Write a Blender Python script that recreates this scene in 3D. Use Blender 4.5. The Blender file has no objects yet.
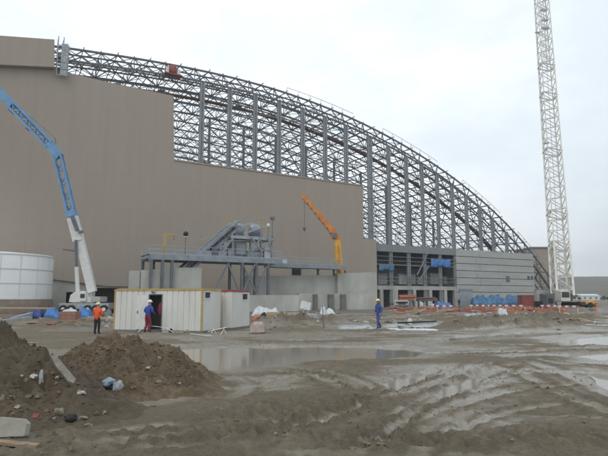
import bpy, bmesh, math, random
import numpy as np
from mathutils import Vector, Matrix, Euler

random.seed(7)
R = math.radians
S = bpy.context.scene
COL = S.collection

# ------------------------------------------------------------------ camera model
F = 526.0; CX, CY, HZ, CAMH = 304.0, 228.0, 298.0, 2.0
PITCH = math.atan((HZ - CY) / F)
cp, sp = math.cos(PITCH), math.sin(PITCH)

def ray(px, py):
    a, b = (px - CX) / F, (CY - py) / F
    return Vector((a, cp - b * sp, sp + b * cp))
def P(px, py, D):                        # point of the sight line at distance D
    r = ray(px, py); return Vector((0, 0, CAMH)) + r * (D / r.y)
def G(px, py, z=0.0):                    # point of the sight line on the ground
    r = ray(px, py); return Vector((0, 0, CAMH)) + r * ((z - CAMH) / r.z)

TH = R(30); ct, st = math.cos(TH), math.sin(TH); Y0 = 105.0
def B(t, w, z=0.0):                      # hall frame -> world
    return Vector((t * ct - w * st, Y0 + t * st + w * ct, z))
def W(px, py, w):                        # sight line on a plane parallel to the hall front -> (t, z)
    r = ray(px, py)
    den = -r.x * st + r.y * ct
    s = (w + Y0 * ct) / den
    X, Y = r.x * s, r.y * s
    return (X * ct + (Y - Y0) * st, CAMH + r.z * s)
def T(px, w): return W(px, HZ, w)[0]

# ------------------------------------------------------------------ numpy noise
def _h(ix, iy, seed):
    n = (ix * 374761393 + iy * 668265263 + seed * 982451653) & 0xffffffff
    n = ((n ^ (n >> 13)) * 1274126177) & 0xffffffff
    return ((n ^ (n >> 16)) & 0xffff) / 65535.0
def vnoise(x, y, seed=0):
    x = np.asarray(x, float); y = np.asarray(y, float)
    x0 = np.floor(x).astype(np.int64); y0 = np.floor(y).astype(np.int64)
    fx, fy = x - x0, y - y0
    fx = fx * fx * fx * (fx * (fx * 6 - 15) + 10); fy = fy * fy * fy * (fy * (fy * 6 - 15) + 10)
    a = _h(x0, y0, seed); b = _h(x0 + 1, y0, seed); c = _h(x0, y0 + 1, seed); d = _h(x0 + 1, y0 + 1, seed)
    return (a + (b - a) * fx) * (1 - fy) + (c + (d - c) * fx) * fy - .5
def fbm(x, y, seed=0, octv=4, gain=.5):
    s = 0; a = 1; x = np.asarray(x, float); y = np.asarray(y, float)
    ca, sa = math.cos(.7), math.sin(.7)
    for i in range(octv):
        s = s + a * vnoise(x, y, seed + i * 17); a *= gain
        x, y = (x * ca - y * sa) * 2.03 + 11.3, (x * sa + y * ca) * 2.03 + 4.7
    return s
def seg_dist(x, y, pts):
    best = np.full(x.shape, 1e9); arc = np.zeros(x.shape); side = np.zeros(x.shape); acc = 0
    for (ax, ay), (bx, by) in zip(pts[:-1], pts[1:]):
        dx, dy = bx - ax, by - ay; L = math.hypot(dx, dy) or 1e-6
        u = np.clip(((x - ax) * dx + (y - ay) * dy) / (L * L), 0, 1)
        ex, ey = x - ax - u * dx, y - ay - u * dy
        d = np.sqrt(ex * ex + ey * ey); m = d < best
        best = np.where(m, d, best); arc = np.where(m, acc + u * L, arc)
        side = np.where(m, np.sign(dx * ey - dy * ex), side); acc += L
    return best, arc, side, acc
def poly_sdf(x, y, pts):
    d, _, _, _ = seg_dist(x, y, pts + [pts[0]])
    ins = np.zeros(x.shape, bool); n = len(pts)
    for i in range(n):
        ax, ay = pts[i]; bx, by = pts[(i + 1) % n]
        c = ((ay > y) != (by > y))
        with np.errstate(divide='ignore', invalid='ignore'):
            xi = (bx - ax) * (y - ay) / ((by - ay) if by != ay else 1e-9) + ax
        ins ^= c & (x < xi)
    return np.where(ins, -d, d)
def sstep(a, b, v):
    t = np.clip((v - a) / (b - a), 0, 1); return t * t * (3 - 2 * t)
def smooth_path(pp, n=6):
    q = [G(*p).xy for p in pp]; out = []
    for i in range(len(q) - 1):
        p0, p1, p2, p3 = q[max(i - 1, 0)], q[i], q[i + 1], q[min(i + 2, len(q) - 1)]
        for k in range(n):
            t = k / n
            v = .5 * ((2 * p1) + (p2 - p0) * t + (2 * p0 - 5 * p1 + 4 * p2 - p3) * t * t + (3 * p1 - p0 - 3 * p2 + p3) * t ** 3)
            out.append((v.x, v.y))
    out.append((q[-1].x, q[-1].y)); return out
def gpoly(pp): return [tuple(G(*p).xy) for p in pp]

# ------------------------------------------------------------------ ground shape
WATER = -.06
POOLS = [gpoly(q) for q in (
    [(150, 352), (180, 347.5), (240, 345.5), (320, 345.5), (400, 346.5), (430, 351), (412, 357), (360, 360), (300, 361), (268, 365), (225, 370), (190, 366), (165, 359)],
    [(552, 341), (580, 337), (640, 333), (700, 335), (640, 344), (590, 346)],
    [(545, 356), (585, 352), (640, 350), (650, 358), (600, 361)],
    [(445, 337), (500, 333.5), (560, 331), (565, 334), (500, 338), (450, 341)],
    [(432, 392), (455, 380), (478, 372), (490, 375), (470, 387), (445, 398)],
    [(380, 382), (410, 374), (432, 372), (420, 381), (392, 390)],
    [(585, 371), (605, 376), (640, 388), (620, 392), (598, 384)],
    [(452, 414), (466, 416), (476, 428), (468, 432), (455, 424)],
    [(575, 309), (620, 307), (690, 308), (690, 312), (600, 312.5)],
)]
RUTS = [(smooth_path(p), w, d, lug) for p, w, d, lug in (
    ([(190, 402), (255, 405), (305, 407), (336, 401), (347, 391), (333, 381), (300, 373), (268, 369)], .27, .05, 1),
    ([(170, 412), (260, 416), (330, 411), (362, 397), (360, 384), (330, 373), (290, 367)], .24, .045, 1),
    ([(440, 368), (395, 388), (360, 404), (319, 423), (270, 436), (200, 447), (90, 455)], .17, .10, 0),
    ([(480, 365), (450, 376), (405, 392), (350, 412), (290, 428), (210, 438)], .17, .08, 0),
    ([(520, 364), (470, 380), (430, 398), (400, 415), (380, 440), (372, 470)], .2, .09, 0),
    ([(600, 384), (540, 386), (480, 396), (430, 412), (380, 436), (340, 470)], .2, .08, 0),
    ([(700, 420), (620, 396), (575, 378), (540, 366), (500, 361)], .25, .10, 0),
    ([(700, 445), (610, 412), (560, 392), (520, 374), (480, 366)], .22, .08, 0),
    ([(260, 341), (380, 339), (470, 341), (560, 345), (660, 344)], .3, .08, 0),
    ([(60, 341), (120, 340), (240, 338), (380, 336), (480, 335), (640, 329)], .3, .07, 0),
    ([(-60, 446), (60, 436), (160, 428), (260, 422), (340, 428)], .2, .06, 0),
    ([(-60, 470), (80, 449), (190, 437), (300, 438), (420, 446), (560, 440), (700, 446)], .22, .06, 1),
    ([(300, 336), (400, 333), (500, 329), (620, 325)], .35, .06, 0),
    ([(500, 364), (450, 376), (405, 390), (370, 402), (335, 418)], .13, .06, 0),
    ([(535, 368), (490, 380), (445, 396), (415, 412), (395, 430), (385, 470)], .13, .06, 0),
    ([(640, 398), (580, 400), (520, 408), (470, 424), (430, 448), (410, 480)], .13, .05, 0),
    ([(640, 372), (580, 366), (520, 362), (470, 363)], .16, .06, 0),
    ([(220, 376), (245, 384), (240, 392), (215, 398)], .2, .03, 0),
    ([(300, 352.5), (380, 353.5), (440, 354), (520, 352), (640, 347)], .25, .06, 0),
    ([(100, 343), (200, 342), (300, 342.5), (400, 343)], .25, .06, 0),
)]
RIDGES = [(smooth_path(p), hw, h, rough) for p, hw, h, rough in (
    ([(285, 363), (350, 363), (420, 364), (480, 366), (540, 361), (640, 358)], .65, .09, .10),
    ([(180, 410), (260, 408), (330, 396), (350, 386)], .6, .02, .06),
    ([(120, 448), (220, 440), (330, 446), (420, 452), (520, 444), (640, 430)], .8, .03, .10),
    ([(238, 326), (280, 325), (320, 325), (352, 323)], 1.8, .8, .9),
    ([(385, 319.5), (430, 320), (480, 321), (540, 321), (600, 318)], 2.4, .42, .8),
    ([(425, 329), (470, 328), (530, 327), (580, 325)], 1.3, .6, .7),
    ([(536, 310.5), (600, 310.5), (700, 310)], 3.0, .5, .15),
    ([(0, 322), (40, 323), (90, 326)], 2.0, .25, .3),
    ([(118, 334.5), (180, 335.5), (225, 335)], .7, .14, .2),
    ([(250, 334), (330, 332), (420, 333)], 1.0, .12, .2),
    ([(420, 345), (500, 348), (560, 349), (640, 347)], .8, .10, .15),
)]
MOUNDS = [(-7.1, 10.2, 3.9, 3.2, 2.15), (-4.4, 12.9, 2.35, 2.2, 1.14)]
def ground(x, y):
    x = np.atleast_1d(np.asarray(x, float)); y = np.atleast_1d(np.asarray(y, float))
    r = np.hypot(x, y)
    near = np.exp(-r / 60)
    z = .10 * fbm(x * .16, y * .16, 3, 3) * (.4 + .6 * np.exp(-r / 120)) + .07 * fbm(x * .7, y * .7, 9, 4, .55) * near
    z += .046 * fbm(x * 4.5, y * 4.5, 21, 3, .65) * np.exp(-r / 22) * (.25 + 1.5 * sstep(-.15, .25, fbm(x * .35, y * .5, 66, 2)))
    clod = np.maximum(0, vnoise(x * 9, y * 9, 33) - .12) * np.maximum(0, fbm(x * .6, y * .6, 5, 2) + .15)
    z += .055 * np.maximum(0, vnoise(x * 15, y * 15, 35) + .6 * vnoise(x * 27, y * 27, 36) - .08) * np.exp(-r / 13) * (.3 + sstep(-.1, .2, fbm(x * .6, y * .8, 67, 2)))
    z += .22 * clod * np.exp(-r / 16)
    z += .012
    wet = np.zeros(x.shape)
    for pts, w, d, lug in RUTS:
        dd, arc, side, L = seg_dist(x, y, pts)
        if dd.min() > 3: continue
        jig = fbm(x * 1.3, y * 1.3, 41, 2) * .12 + 0
        e = dd + jig * w * 2
        fade = sstep(0, 1.0, arc) * sstep(0, 1.0, L - arc)
        inn = 1 - sstep(w * .55, w * 1.15, e)
        lip = np.exp(-((e - w * 1.5) / (w * .5)) ** 2)
        brk = .35 + .65 * sstep(-.12, .12, fbm(x * .8, y * .8, 78, 3)); prof = -.46 * d * inn * brk + d * .20 * lip * brk * (1 + 1.5 * fbm(x * 6, y * 6, 77, 3)) + .045 * (inn * .5 + lip) * fbm(x * 9, y * 9, 79, 3, .7)
        if lug:
            prof += .032 * inn * np.tanh(3 * np.sin(arc * 21 + side * dd * 9)) + .03 * lip * np.sin(arc * 21)
        z += prof * fade; wet += (inn * .6 * brk - lip * .45) * fade
    for pts, hw, h, rough in RIDGES:
        dd, arc, side, L = seg_dist(x, y, pts)
        if dd.min() > hw * 3: continue
        fade = sstep(0, hw * 2, arc) * sstep(0, hw * 2, L - arc)
        m = np.exp(-(dd / hw) ** 2) * fade
        z += m * (h * (1 + .8 * fbm(x * .5, y * .5, 61, 2)) + rough * .6 * fbm(x * 1.9, y * 1.9, 51, 4, .6))
        wet -= m * .8
    base_wet = sstep(-.12, .16, fbm(x * .22, y * .45, 88, 5, .6)) * .85
    dmin = np.full(x.shape, 1e9)
    for i, q in enumerate(POOLS):
        sd = poly_sdf(x, y, q) + .22 * fbm(x * 1.1, y * 1.1, 15, 3) * (1.0 if i in (0, 1, 2, 3) else .5)
        dmin = np.minimum(dmin, sd)
        wd = (.8 if i in (0, 1, 2, 3, 8) else .25)
        m = 1 - sstep(-wd * .6, wd * .5, sd)
        z = z * (1 - .93 * m) - .125 * m
    # nothing else dips under the water table
    dry = sstep(-.05, .35, dmin)
    z = np.where(z < WATER + .012, z * (1 - dry) + (WATER + .012 + .15 * (z - WATER - .012) * .2) * dry, z)
    wet = wet + .5 * fbm(x * 2.2, y * 3.2, 91, 4, .65) * near
    wet = np.clip(wet + base_wet + (1 - sstep(.0, 1.6, dmin)) * .8, 0, 1)
    wet = np.where(r > 70, wet * .4, wet)
    # far land rises gently
    z += np.maximum(0, r - 260) * .006
    return z, wet
GRID = {}
def gz(x, y):                            # height of the built sheet: bilinear in the polar grid
    if not GRID: return float(ground([x], [y])[0][0])
    r = math.hypot(x, y); a = math.atan2(y, x); a = a + 2 * math.pi if a < GRID['a'][0] else a
    i = min(max(int(np.searchsorted(GRID['r'], r)) - 1, 0), len(GRID['r']) - 2); j = int(np.searchsorted(GRID['a'], a)) - 1
    na = len(GRID['a']); j2 = (j + 1) % na
    a0 = GRID['a'][j]; a1 = GRID['a'][j2] + (2 * math.pi if j2 == 0 else 0)
    fr = min(max((r - GRID['r'][i]) / (GRID['r'][i + 1] - GRID['r'][i]), 0), 1); fa = (a - a0) / (a1 - a0); Z = GRID['z']
    return float((Z[i, j] * (1 - fa) + Z[i, j2] * fa) * (1 - fr) + (Z[i + 1, j] * (1 - fa) + Z[i + 1, j2] * fa) * fr)
def GP(px, py):                          # ground point with the terrain height
    p = G(px, py); p.z = gz(p.x, p.y); return p

# ------------------------------------------------------------------ materials
def nodes(m): m.use_nodes = True; return m.node_tree.nodes, m.node_tree.links
def mat(name, c, rough=.7, var=.15, scale=2.0, metal=0.0, bump=0.0, bscale=20.0, dirt=None, stretch=None, spec=.4):
    m = bpy.data.materials.new(name); N, L = nodes(m)
    b = N['Principled BSDF']; b.inputs['Roughness'].default_value = rough; b.inputs['Metallic'].default_value = metal
    b.inputs['Specular IOR Level'].default_value = spec
    tc = N.new('ShaderNodeTexCoord'); src = tc.outputs['Object']
    if stretch:
        mp = N.new('ShaderNodeMapping'); mp.inputs['Scale'].default_value = stretch
        L.new(src, mp.inputs[0]); src = mp.outputs[0]
    n = N.new('ShaderNodeTexNoise'); n.inputs['Scale'].default_value = scale; n.inputs['Detail'].default_value = 6; n.inputs['Roughness'].default_value = .6
    L.new(src, n.inputs['Vector'])
    rp = N.new('ShaderNodeValToRGB')
    rp.color_ramp.elements[0].position = .3; rp.color_ramp.elements[1].position = .7
    d = dirt or tuple(x * (1 - var) for x in c)
    e = tuple(min(1, x * (1 + var)) for x in c)
    rp.color_ramp.elements[0].color = (*d, 1); rp.color_ramp.elements[1].color = (*e, 1)
    L.new(n.outputs['Fac'], rp.inputs[0]); L.new(rp.outputs[0], b.inputs['Base Color'])
    if bump:
        n2 = N.new('ShaderNodeTexNoise'); n2.inputs['Scale'].default_value = bscale; n2.inputs['Detail'].default_value = 5
        L.new(tc.outputs['Object'], n2.inputs['Vector'])
        bp = N.new('ShaderNodeBump'); bp.inputs['Strength'].default_value = bump; bp.inputs['Distance'].default_value = .05
        L.new(n2.outputs['Fac'], bp.inputs['Height']); L.new(bp.outputs[0], b.inputs['Normal'])
    return m

def mud_mat(name, dry, wet_sheen, clay, attr=True):
    m = bpy.data.materials.new(name); N, L = nodes(m); b = N['Principled BSDF']
    tc = N.new('ShaderNodeTexCoord')
    def noise(s, det=6, ro=.6):
        n = N.new('ShaderNodeTexNoise'); n.inputs['Scale'].default_value = s; n.inputs['Detail'].default_value = det; n.inputs['Roughness'].default_value = ro
        L.new(tc.outputs['Object'], n.inputs['Vector']); return n.outputs['Fac']
    def ramp(f, p0, p1, c0=(0, 0, 0), c1=(1, 1, 1)):
        r = N.new('ShaderNodeValToRGB'); r.color_ramp.elements[0].position = p0; r.color_ramp.elements[1].position = p1
        r.color_ramp.elements[0].color = (*c0, 1); r.color_ramp.elements[1].color = (*c1, 1); L.new(f, r.inputs[0]); return r.outputs[0]
    def mix(f, a, c, mode='MIX'):
        x = N.new('ShaderNodeMix'); x.data_type = 'RGBA'; x.blend_type = mode
        if hasattr(f, 'links'): L.new(f, x.inputs[0])
        else: x.inputs[0].default_value = f
        for s, v in ((6, a), (7, c)):
            if hasattr(v, 'links'): L.new(v, x.inputs[s])
            else: x.inputs[s].default_value = (*v, 1)
        return x.outputs[2]
    c = mix(ramp(noise(.5), .38, .62), dry, clay)
    c = mix(ramp(noise(7, 8, .7), .45, .7), c, tuple(v * .55 for v in dry))
    c = mix(ramp(noise(38, 4, .6), .55, .75), c, tuple(min(1, v * 1.5) for v in dry))
    c = mix(ramp(noise(2.6, 9, .72), .42, .60), c, tuple(v * .62 for v in clay))
    c = mix(ramp(noise(70, 3, .6), .60, .72), c, tuple(v * 2.0 for v in dry))
    if attr:
        a = N.new('ShaderNodeAttribute'); a.attribute_name = 'wet'
        w = a.outputs['Fac']
        c = mix(w, c, mix(ramp(noise(5, 9, .75), .42, .62), wet_sheen, tuple(v * .62 for v in wet_sheen)))
        rr = N.new('ShaderNodeMapRange'); rr.inputs[3].default_value = .85; rr.inputs[4].default_value = .24
        L.new(w, rr.inputs[0]); L.new(rr.outputs[0], b.inputs['Roughness'])
    else:
        b.inputs['Roughness'].default_value = .9
    b.inputs['Specular IOR Level'].default_value = .5
    L.new(c, b.inputs['Base Color'])
    bp = N.new('ShaderNodeBump'); bp.inputs['Strength'].default_value = .55; bp.inputs['Distance'].default_value = .04
    if attr:
        br = N.new('ShaderNodeMapRange'); br.inputs[3].default_value = 1.0; br.inputs[4].default_value = .2; L.new(w, br.inputs[0]); L.new(br.outputs[0], bp.inputs['Strength'])
    L.new(noise(13, 10, .78), bp.inputs['Height']); L.new(bp.outputs[0], b.inputs['Normal'])
    return m

def clad_mat(name, c):
    m = bpy.data.materials.new(name); N, L = nodes(m); b = N['Principled BSDF']; b.inputs['Roughness'].default_value = .55
    tc = N.new('ShaderNodeTexCoord'); sx = N.new('ShaderNodeSeparateXYZ'); L.new(tc.outputs['Object'], sx.inputs[0])
    def fr(out, k):
        a = N.new('ShaderNodeMath'); a.operation = 'MULTIPLY'; a.inputs[1].default_value = k; L.new(out, a.inputs[0])
        f = N.new('ShaderNodeMath'); f.operation = 'FRACT'; L.new(a.outputs[0], f.inputs[0]); return f.outputs[0]
    def lt(o, v):
        a = N.new('ShaderNodeMath'); a.operation = 'LESS_THAN'; a.inputs[1].default_value = v; L.new(o, a.inputs[0]); return a.outputs[0]
    rib = fr(sx.outputs['X'], 1 / .33); seam = lt(fr(sx.outputs['Z'], 1 / 5.6), .012); vs = lt(fr(sx.outputs['X'], 1 / 5.5), .02)
    # panels differ a little from one another
    fl = []
    for o, k in ((sx.outputs['X'], 1 / 1.0), (sx.outputs['Z'], 1 / 5.6)):
        a = N.new('ShaderNodeMath'); a.operation = 'MULTIPLY'; a.inputs[1].default_value = k; L.new(o, a.inputs[0])
        f = N.new('ShaderNodeMath'); f.operation = 'FLOOR'; L.new(a.outputs[0], f.inputs[0]); fl.append(f.outputs[0])
    cx = N.new('ShaderNodeCombineXYZ'); L.new(fl[0], cx.inputs[0]); L.new(fl[1], cx.inputs[1])
    wn = N.new('ShaderNodeTexWhiteNoise'); wn.noise_dimensions = '2D'; L.new(cx.outputs[0], wn.inputs['Vector'])
    nz = N.new('ShaderNodeTexNoise'); nz.inputs['Scale'].default_value = .05; nz.inputs['Detail'].default_value = 5
    L.new(tc.outputs['Object'], nz.inputs['Vector'])
    v = N.new('ShaderNodeMapRange'); v.inputs[3].default_value = .985; v.inputs[4].default_value = 1.015; L.new(wn.outputs['Value'], v.inputs[0])
    v2 = N.new('ShaderNodeMapRange'); v2.inputs[1].default_value = .3; v2.inputs[2].default_value = .7; v2.inputs[3].default_value = .975; v2.inputs[4].default_value = 1.025; L.new(nz.outputs['Fac'], v2.inputs[0])
    mps = N.new('ShaderNodeMapping'); mps.inputs['Scale'].default_value = (1.1, 1, .035); L.new(tc.outputs['Object'], mps.inputs[0])
    ns = N.new('ShaderNodeTexNoise'); ns.inputs['Scale'].default_value = 1.0; ns.inputs['Detail'].default_value = 7; ns.inputs['Roughness'].default_value = .7; L.new(mps.outputs[0], ns.inputs['Vector'])
    v3 = N.new('ShaderNodeMapRange'); v3.inputs[1].default_value = .3; v3.inputs[2].default_value = .7; v3.inputs[3].default_value = .97; v3.inputs[4].default_value = 1.025; L.new(ns.outputs['Fac'], v3.inputs[0])
    m3 = N.new('ShaderNodeMath'); m3.operation = 'MULTIPLY'; L.new(v2.outputs[0], m3.inputs[0]); L.new(v3.outputs[0], m3.inputs[1]); v2 = m3
    mu = N.new('ShaderNodeMath'); mu.operation = 'MULTIPLY'; L.new(v.outputs[0], mu.inputs[0]); L.new(v2.outputs[0], mu.inputs[1])
    mx = N.new('ShaderNodeMath'); mx.operation = 'MAXIMUM'; L.new(seam, mx.inputs[0]); L.new(vs, mx.inputs[1])
    sc = N.new('ShaderNodeMath'); sc.operation = 'MULTIPLY_ADD'; sc.inputs[1].default_value = -.055; sc.inputs[2].default_value = 1; L.new(mx.outputs[0], sc.inputs[0])
    m2 = N.new('ShaderNodeMath'); m2.operation = 'MULTIPLY'; L.new(mu.outputs[0], m2.inputs[0]); L.new(sc.outputs[0], m2.inputs[1])
    vm = N.new('ShaderNodeVectorMath'); vm.operation = 'SCALE'; vm.inputs[0].default_value = c; L.new(m2.outputs[0], vm.inputs['Scale'])
    L.new(vm.outputs[0], b.inputs['Base Color'])
    pp = N.new('ShaderNodeMath'); pp.operation = 'PINGPONG'; pp.inputs[1].default_value = .5; L.new(rib, pp.inputs[0])
    bp = N.new('ShaderNodeBump'); bp.inputs['Strength'].default_value = .25; bp.inputs['Distance'].default_value = .04
    L.new(pp.outputs[0], bp.inputs['Height']); L.new(bp.outputs[0], b.inputs['Normal'])
    return m

M = {}
M['mud'] = mud_mat('mud', (.165, .134, .088), (.265, .236, .186), (.225, .185, .128))  # wet mud paler than dry: sky sheen put into the colour
M['soil'] = mud_mat('soil', (.200, .150, .094), (.1, .1, .1), (.15, .112, .07), attr=False)
M['mud_clod'] = mud_mat('clod_soil', (.165, .134, .088), (.1, .1, .1), (.225, .185, .128), attr=False)
M['dark_soil'] = mud_mat('dark_soil', (.098, .080, .054), (.1, .1, .1), (.135, .104, .068), attr=False)
M['clad'] = clad_mat('beige_cladding', (.372, .322, .272))
M['steel'] = mat('painted_steel', (.19, .21, .235), .5, .2, .6)
M['dark_steel'] = mat('dark_steel', (.135, .15, .175), .5, .25, .6)
M['col_steel'] = mat('column_steel', (.26, .29, .32), .5, .15, .4)
M['galv'] = mat('galvanised_steel', (.36, .41, .45), .45, .2, 1.2, metal=.25)
M['pale_blue_steel'] = mat('pale_blue_steel', (.26, .305, .345), .5, .2, 1.0)
M['pale_wall'] = mat('wall_concrete', (.50, .51, .48), .9, .16, .35, bump=.3, bscale=3, stretch=(1, 1, .45), dirt=(.36, .37, .34))
M['parapet'] = mat('parapet_sheet', (.24, .275, .29), .6, .12, .5, stretch=(6, 1, .3))
M['rust'] = mat('rust_primer', (.20, .145, .13), .8, .3, 1.5)
M['concrete'] = mat('concrete', (.44, .44, .41), .9, .22, .35, bump=.3, bscale=3, stretch=(1, 1, .5))
M['pale_concrete'] = mat('pale_concrete', (.45, .47, .46), .85, .10, .3, stretch=(.6, 1, 2))
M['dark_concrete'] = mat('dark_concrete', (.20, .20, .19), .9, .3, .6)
M['tank_rib'] = mat('tank_rib_paint', (.68, .72, .73), .5, .05, .5)
M['tank'] = mat('white_tank_paint', (.76, .79, .79), .45, .07, .5, stretch=(1, 1, .3))
M['white'] = mat('white_paint', (.72, .73, .72), .5, .1, 2)
M['cream'] = mat('cream_paint', (.70, .68, .62), .5, .12, 1)
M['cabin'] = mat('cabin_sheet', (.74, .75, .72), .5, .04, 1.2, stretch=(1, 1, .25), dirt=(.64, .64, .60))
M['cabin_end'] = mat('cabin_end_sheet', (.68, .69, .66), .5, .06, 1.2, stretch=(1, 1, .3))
M['yellow'] = mat('yellow_paint', (.48, .35, .14), .55, .15, 2)
M['yellow2'] = mat('crane_yellow', (.72, .40, .06), .5, .12, 1)
M['red'] = mat('red_paint', (.34, .085, .085), .55, .2, 2)
M['red_fade'] = mat('faded_red_paint', (.33, .10, .085), .6, .25, 1)
M['orange'] = mat('orange_paint', (.62, .24, .06), .5, .2, 1)
M['orange_net'] = mat('orange_plastic', (.45, .17, .10), .7, .35, 3)
M['blue_paint'] = mat('crane_blue', (.16, .33, .56), .45, .15, 1)
M['tarp'] = mat('blue_tarpaulin', (.07, .22, .55), .4, .35, 2, bump=.4, bscale=5)
M['tarp2'] = mat('dull_blue_tarpaulin', (.08, .20, .36), .5, .4, 1.5, bump=.4, bscale=5)
M['navy'] = mat('navy_plastic', (.06, .09, .28), .5, .3, 2)
M['plastic'] = mat('white_sheeting', (.62, .66, .68), .35, .2, 3, bump=.4, bscale=6)
M['grey_plastic'] = mat('grey_sheeting', (.36, .40, .42), .35, .25, 3, bump=.4, bscale=6)
M['wood'] = mat('weathered_wood', (.30, .22, .15), .85, .35, 3, stretch=(1, 8, 8))
M['pale_wood'] = mat('new_wood', (.48, .38, .25), .8, .25, 3, stretch=(1, 8, 8))
M['brickred'] = mat('clay_block', (.34, .18, .14), .85, .25, 4)
M['card'] = mat('cardboard', (.46, .38, .33), .85, .25, 4)
M['black'] = mat('black_rubber', (.025, .025, .027), .7, .2, 3)
M['dark'] = mat('opening_shade', (.02, .022, .025), .9, .2, 1)
M['glass'] = mat('dark_glass', (.03, .04, .05), .1, .1, 1, spec=.6)
M['stone'] = mat('pale_stone', (.23, .215, .18), .9, .25, 6, bump=.4, bscale=14)
M['tan_stone'] = mat('tan_stone', (.20, .15, .105), .9, .25, 6, bump=.4, bscale=14)
M['green'] = mat('hill_grass', (.135, .135, .10), .95, .25, .012, dirt=(.085, .085, .065))
M['leaf'] = mat('leaves', (.06, .075, .04), .9, .4, 3)
M['bark'] = mat('bark', (.10, .08, .06), .9, .3, 3)
M['skin'] = mat('skin', (.45, .27, .19), .6, .06, 6)
M['hiviz'] = mat('orange_cloth', (.85, .13, .035), .8, .12, 8)
M['blue_cloth'] = mat('royal_blue_cloth', (.05, .085, .36), .85, .2, 8)
M['blue_cloth2'] = mat('work_blue_cloth', (.055, .10, .33), .85, .2, 8)
M['red_cloth'] = mat('dark_red_cloth', (.26, .03, .055), .85, .2, 8)
M['dark_cloth'] = mat('black_cloth', (.025, .027, .035), .85, .2, 8)
M['helmet'] = mat('white_helmet', (.78, .78, .75), .35, .05, 6)
M['helmet2'] = mat('cream_helmet', (.76, .68, .42), .35, .05, 6)

wm = bpy.data.materials.new('muddy_water'); N, L = nodes(wm); b = N['Principled BSDF']
b.inputs['Base Color'].default_value = (.27, .24, .19, 1); b.inputs['Roughness'].default_value = .08; b.inputs['IOR'].default_value = 1.33
b.inputs['Specular IOR Level'].default_value = .5
tc = N.new('ShaderNodeTexCoord'); n = N.new('ShaderNodeTexNoise'); n.inputs['Scale'].default_value = 2.5; n.inputs['Detail'].default_value = 3
bp = N.new('ShaderNodeBump'); bp.inputs['Strength'].default_value = .03; bp.inputs['Distance'].default_value = .02
L.new(tc.outputs['Object'], n.inputs['Vector']); L.new(n.outputs['Fac'], bp.inputs['Height']); L.new(bp.outputs[0], b.inputs['Normal'])
M['water'] = wm

# ------------------------------------------------------------------ mesh builder
def tag(o, label=None, cat=None, group=None, kind=None):
    if label: o['label'] = label
    if cat: o['category'] = cat
    if group: o['group'] = group
    if kind: o['kind'] = kind
    return o
def thing(name, label, cat, loc=(0, 0, 0), rz=0.0, group=None):
    o = bpy.data.objects.new(name, None); o.empty_display_size = .3
    o.location = loc; o.rotation_euler = (0, 0, rz); COL.objects.link(o)
    return tag(o, label, cat, group)

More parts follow.
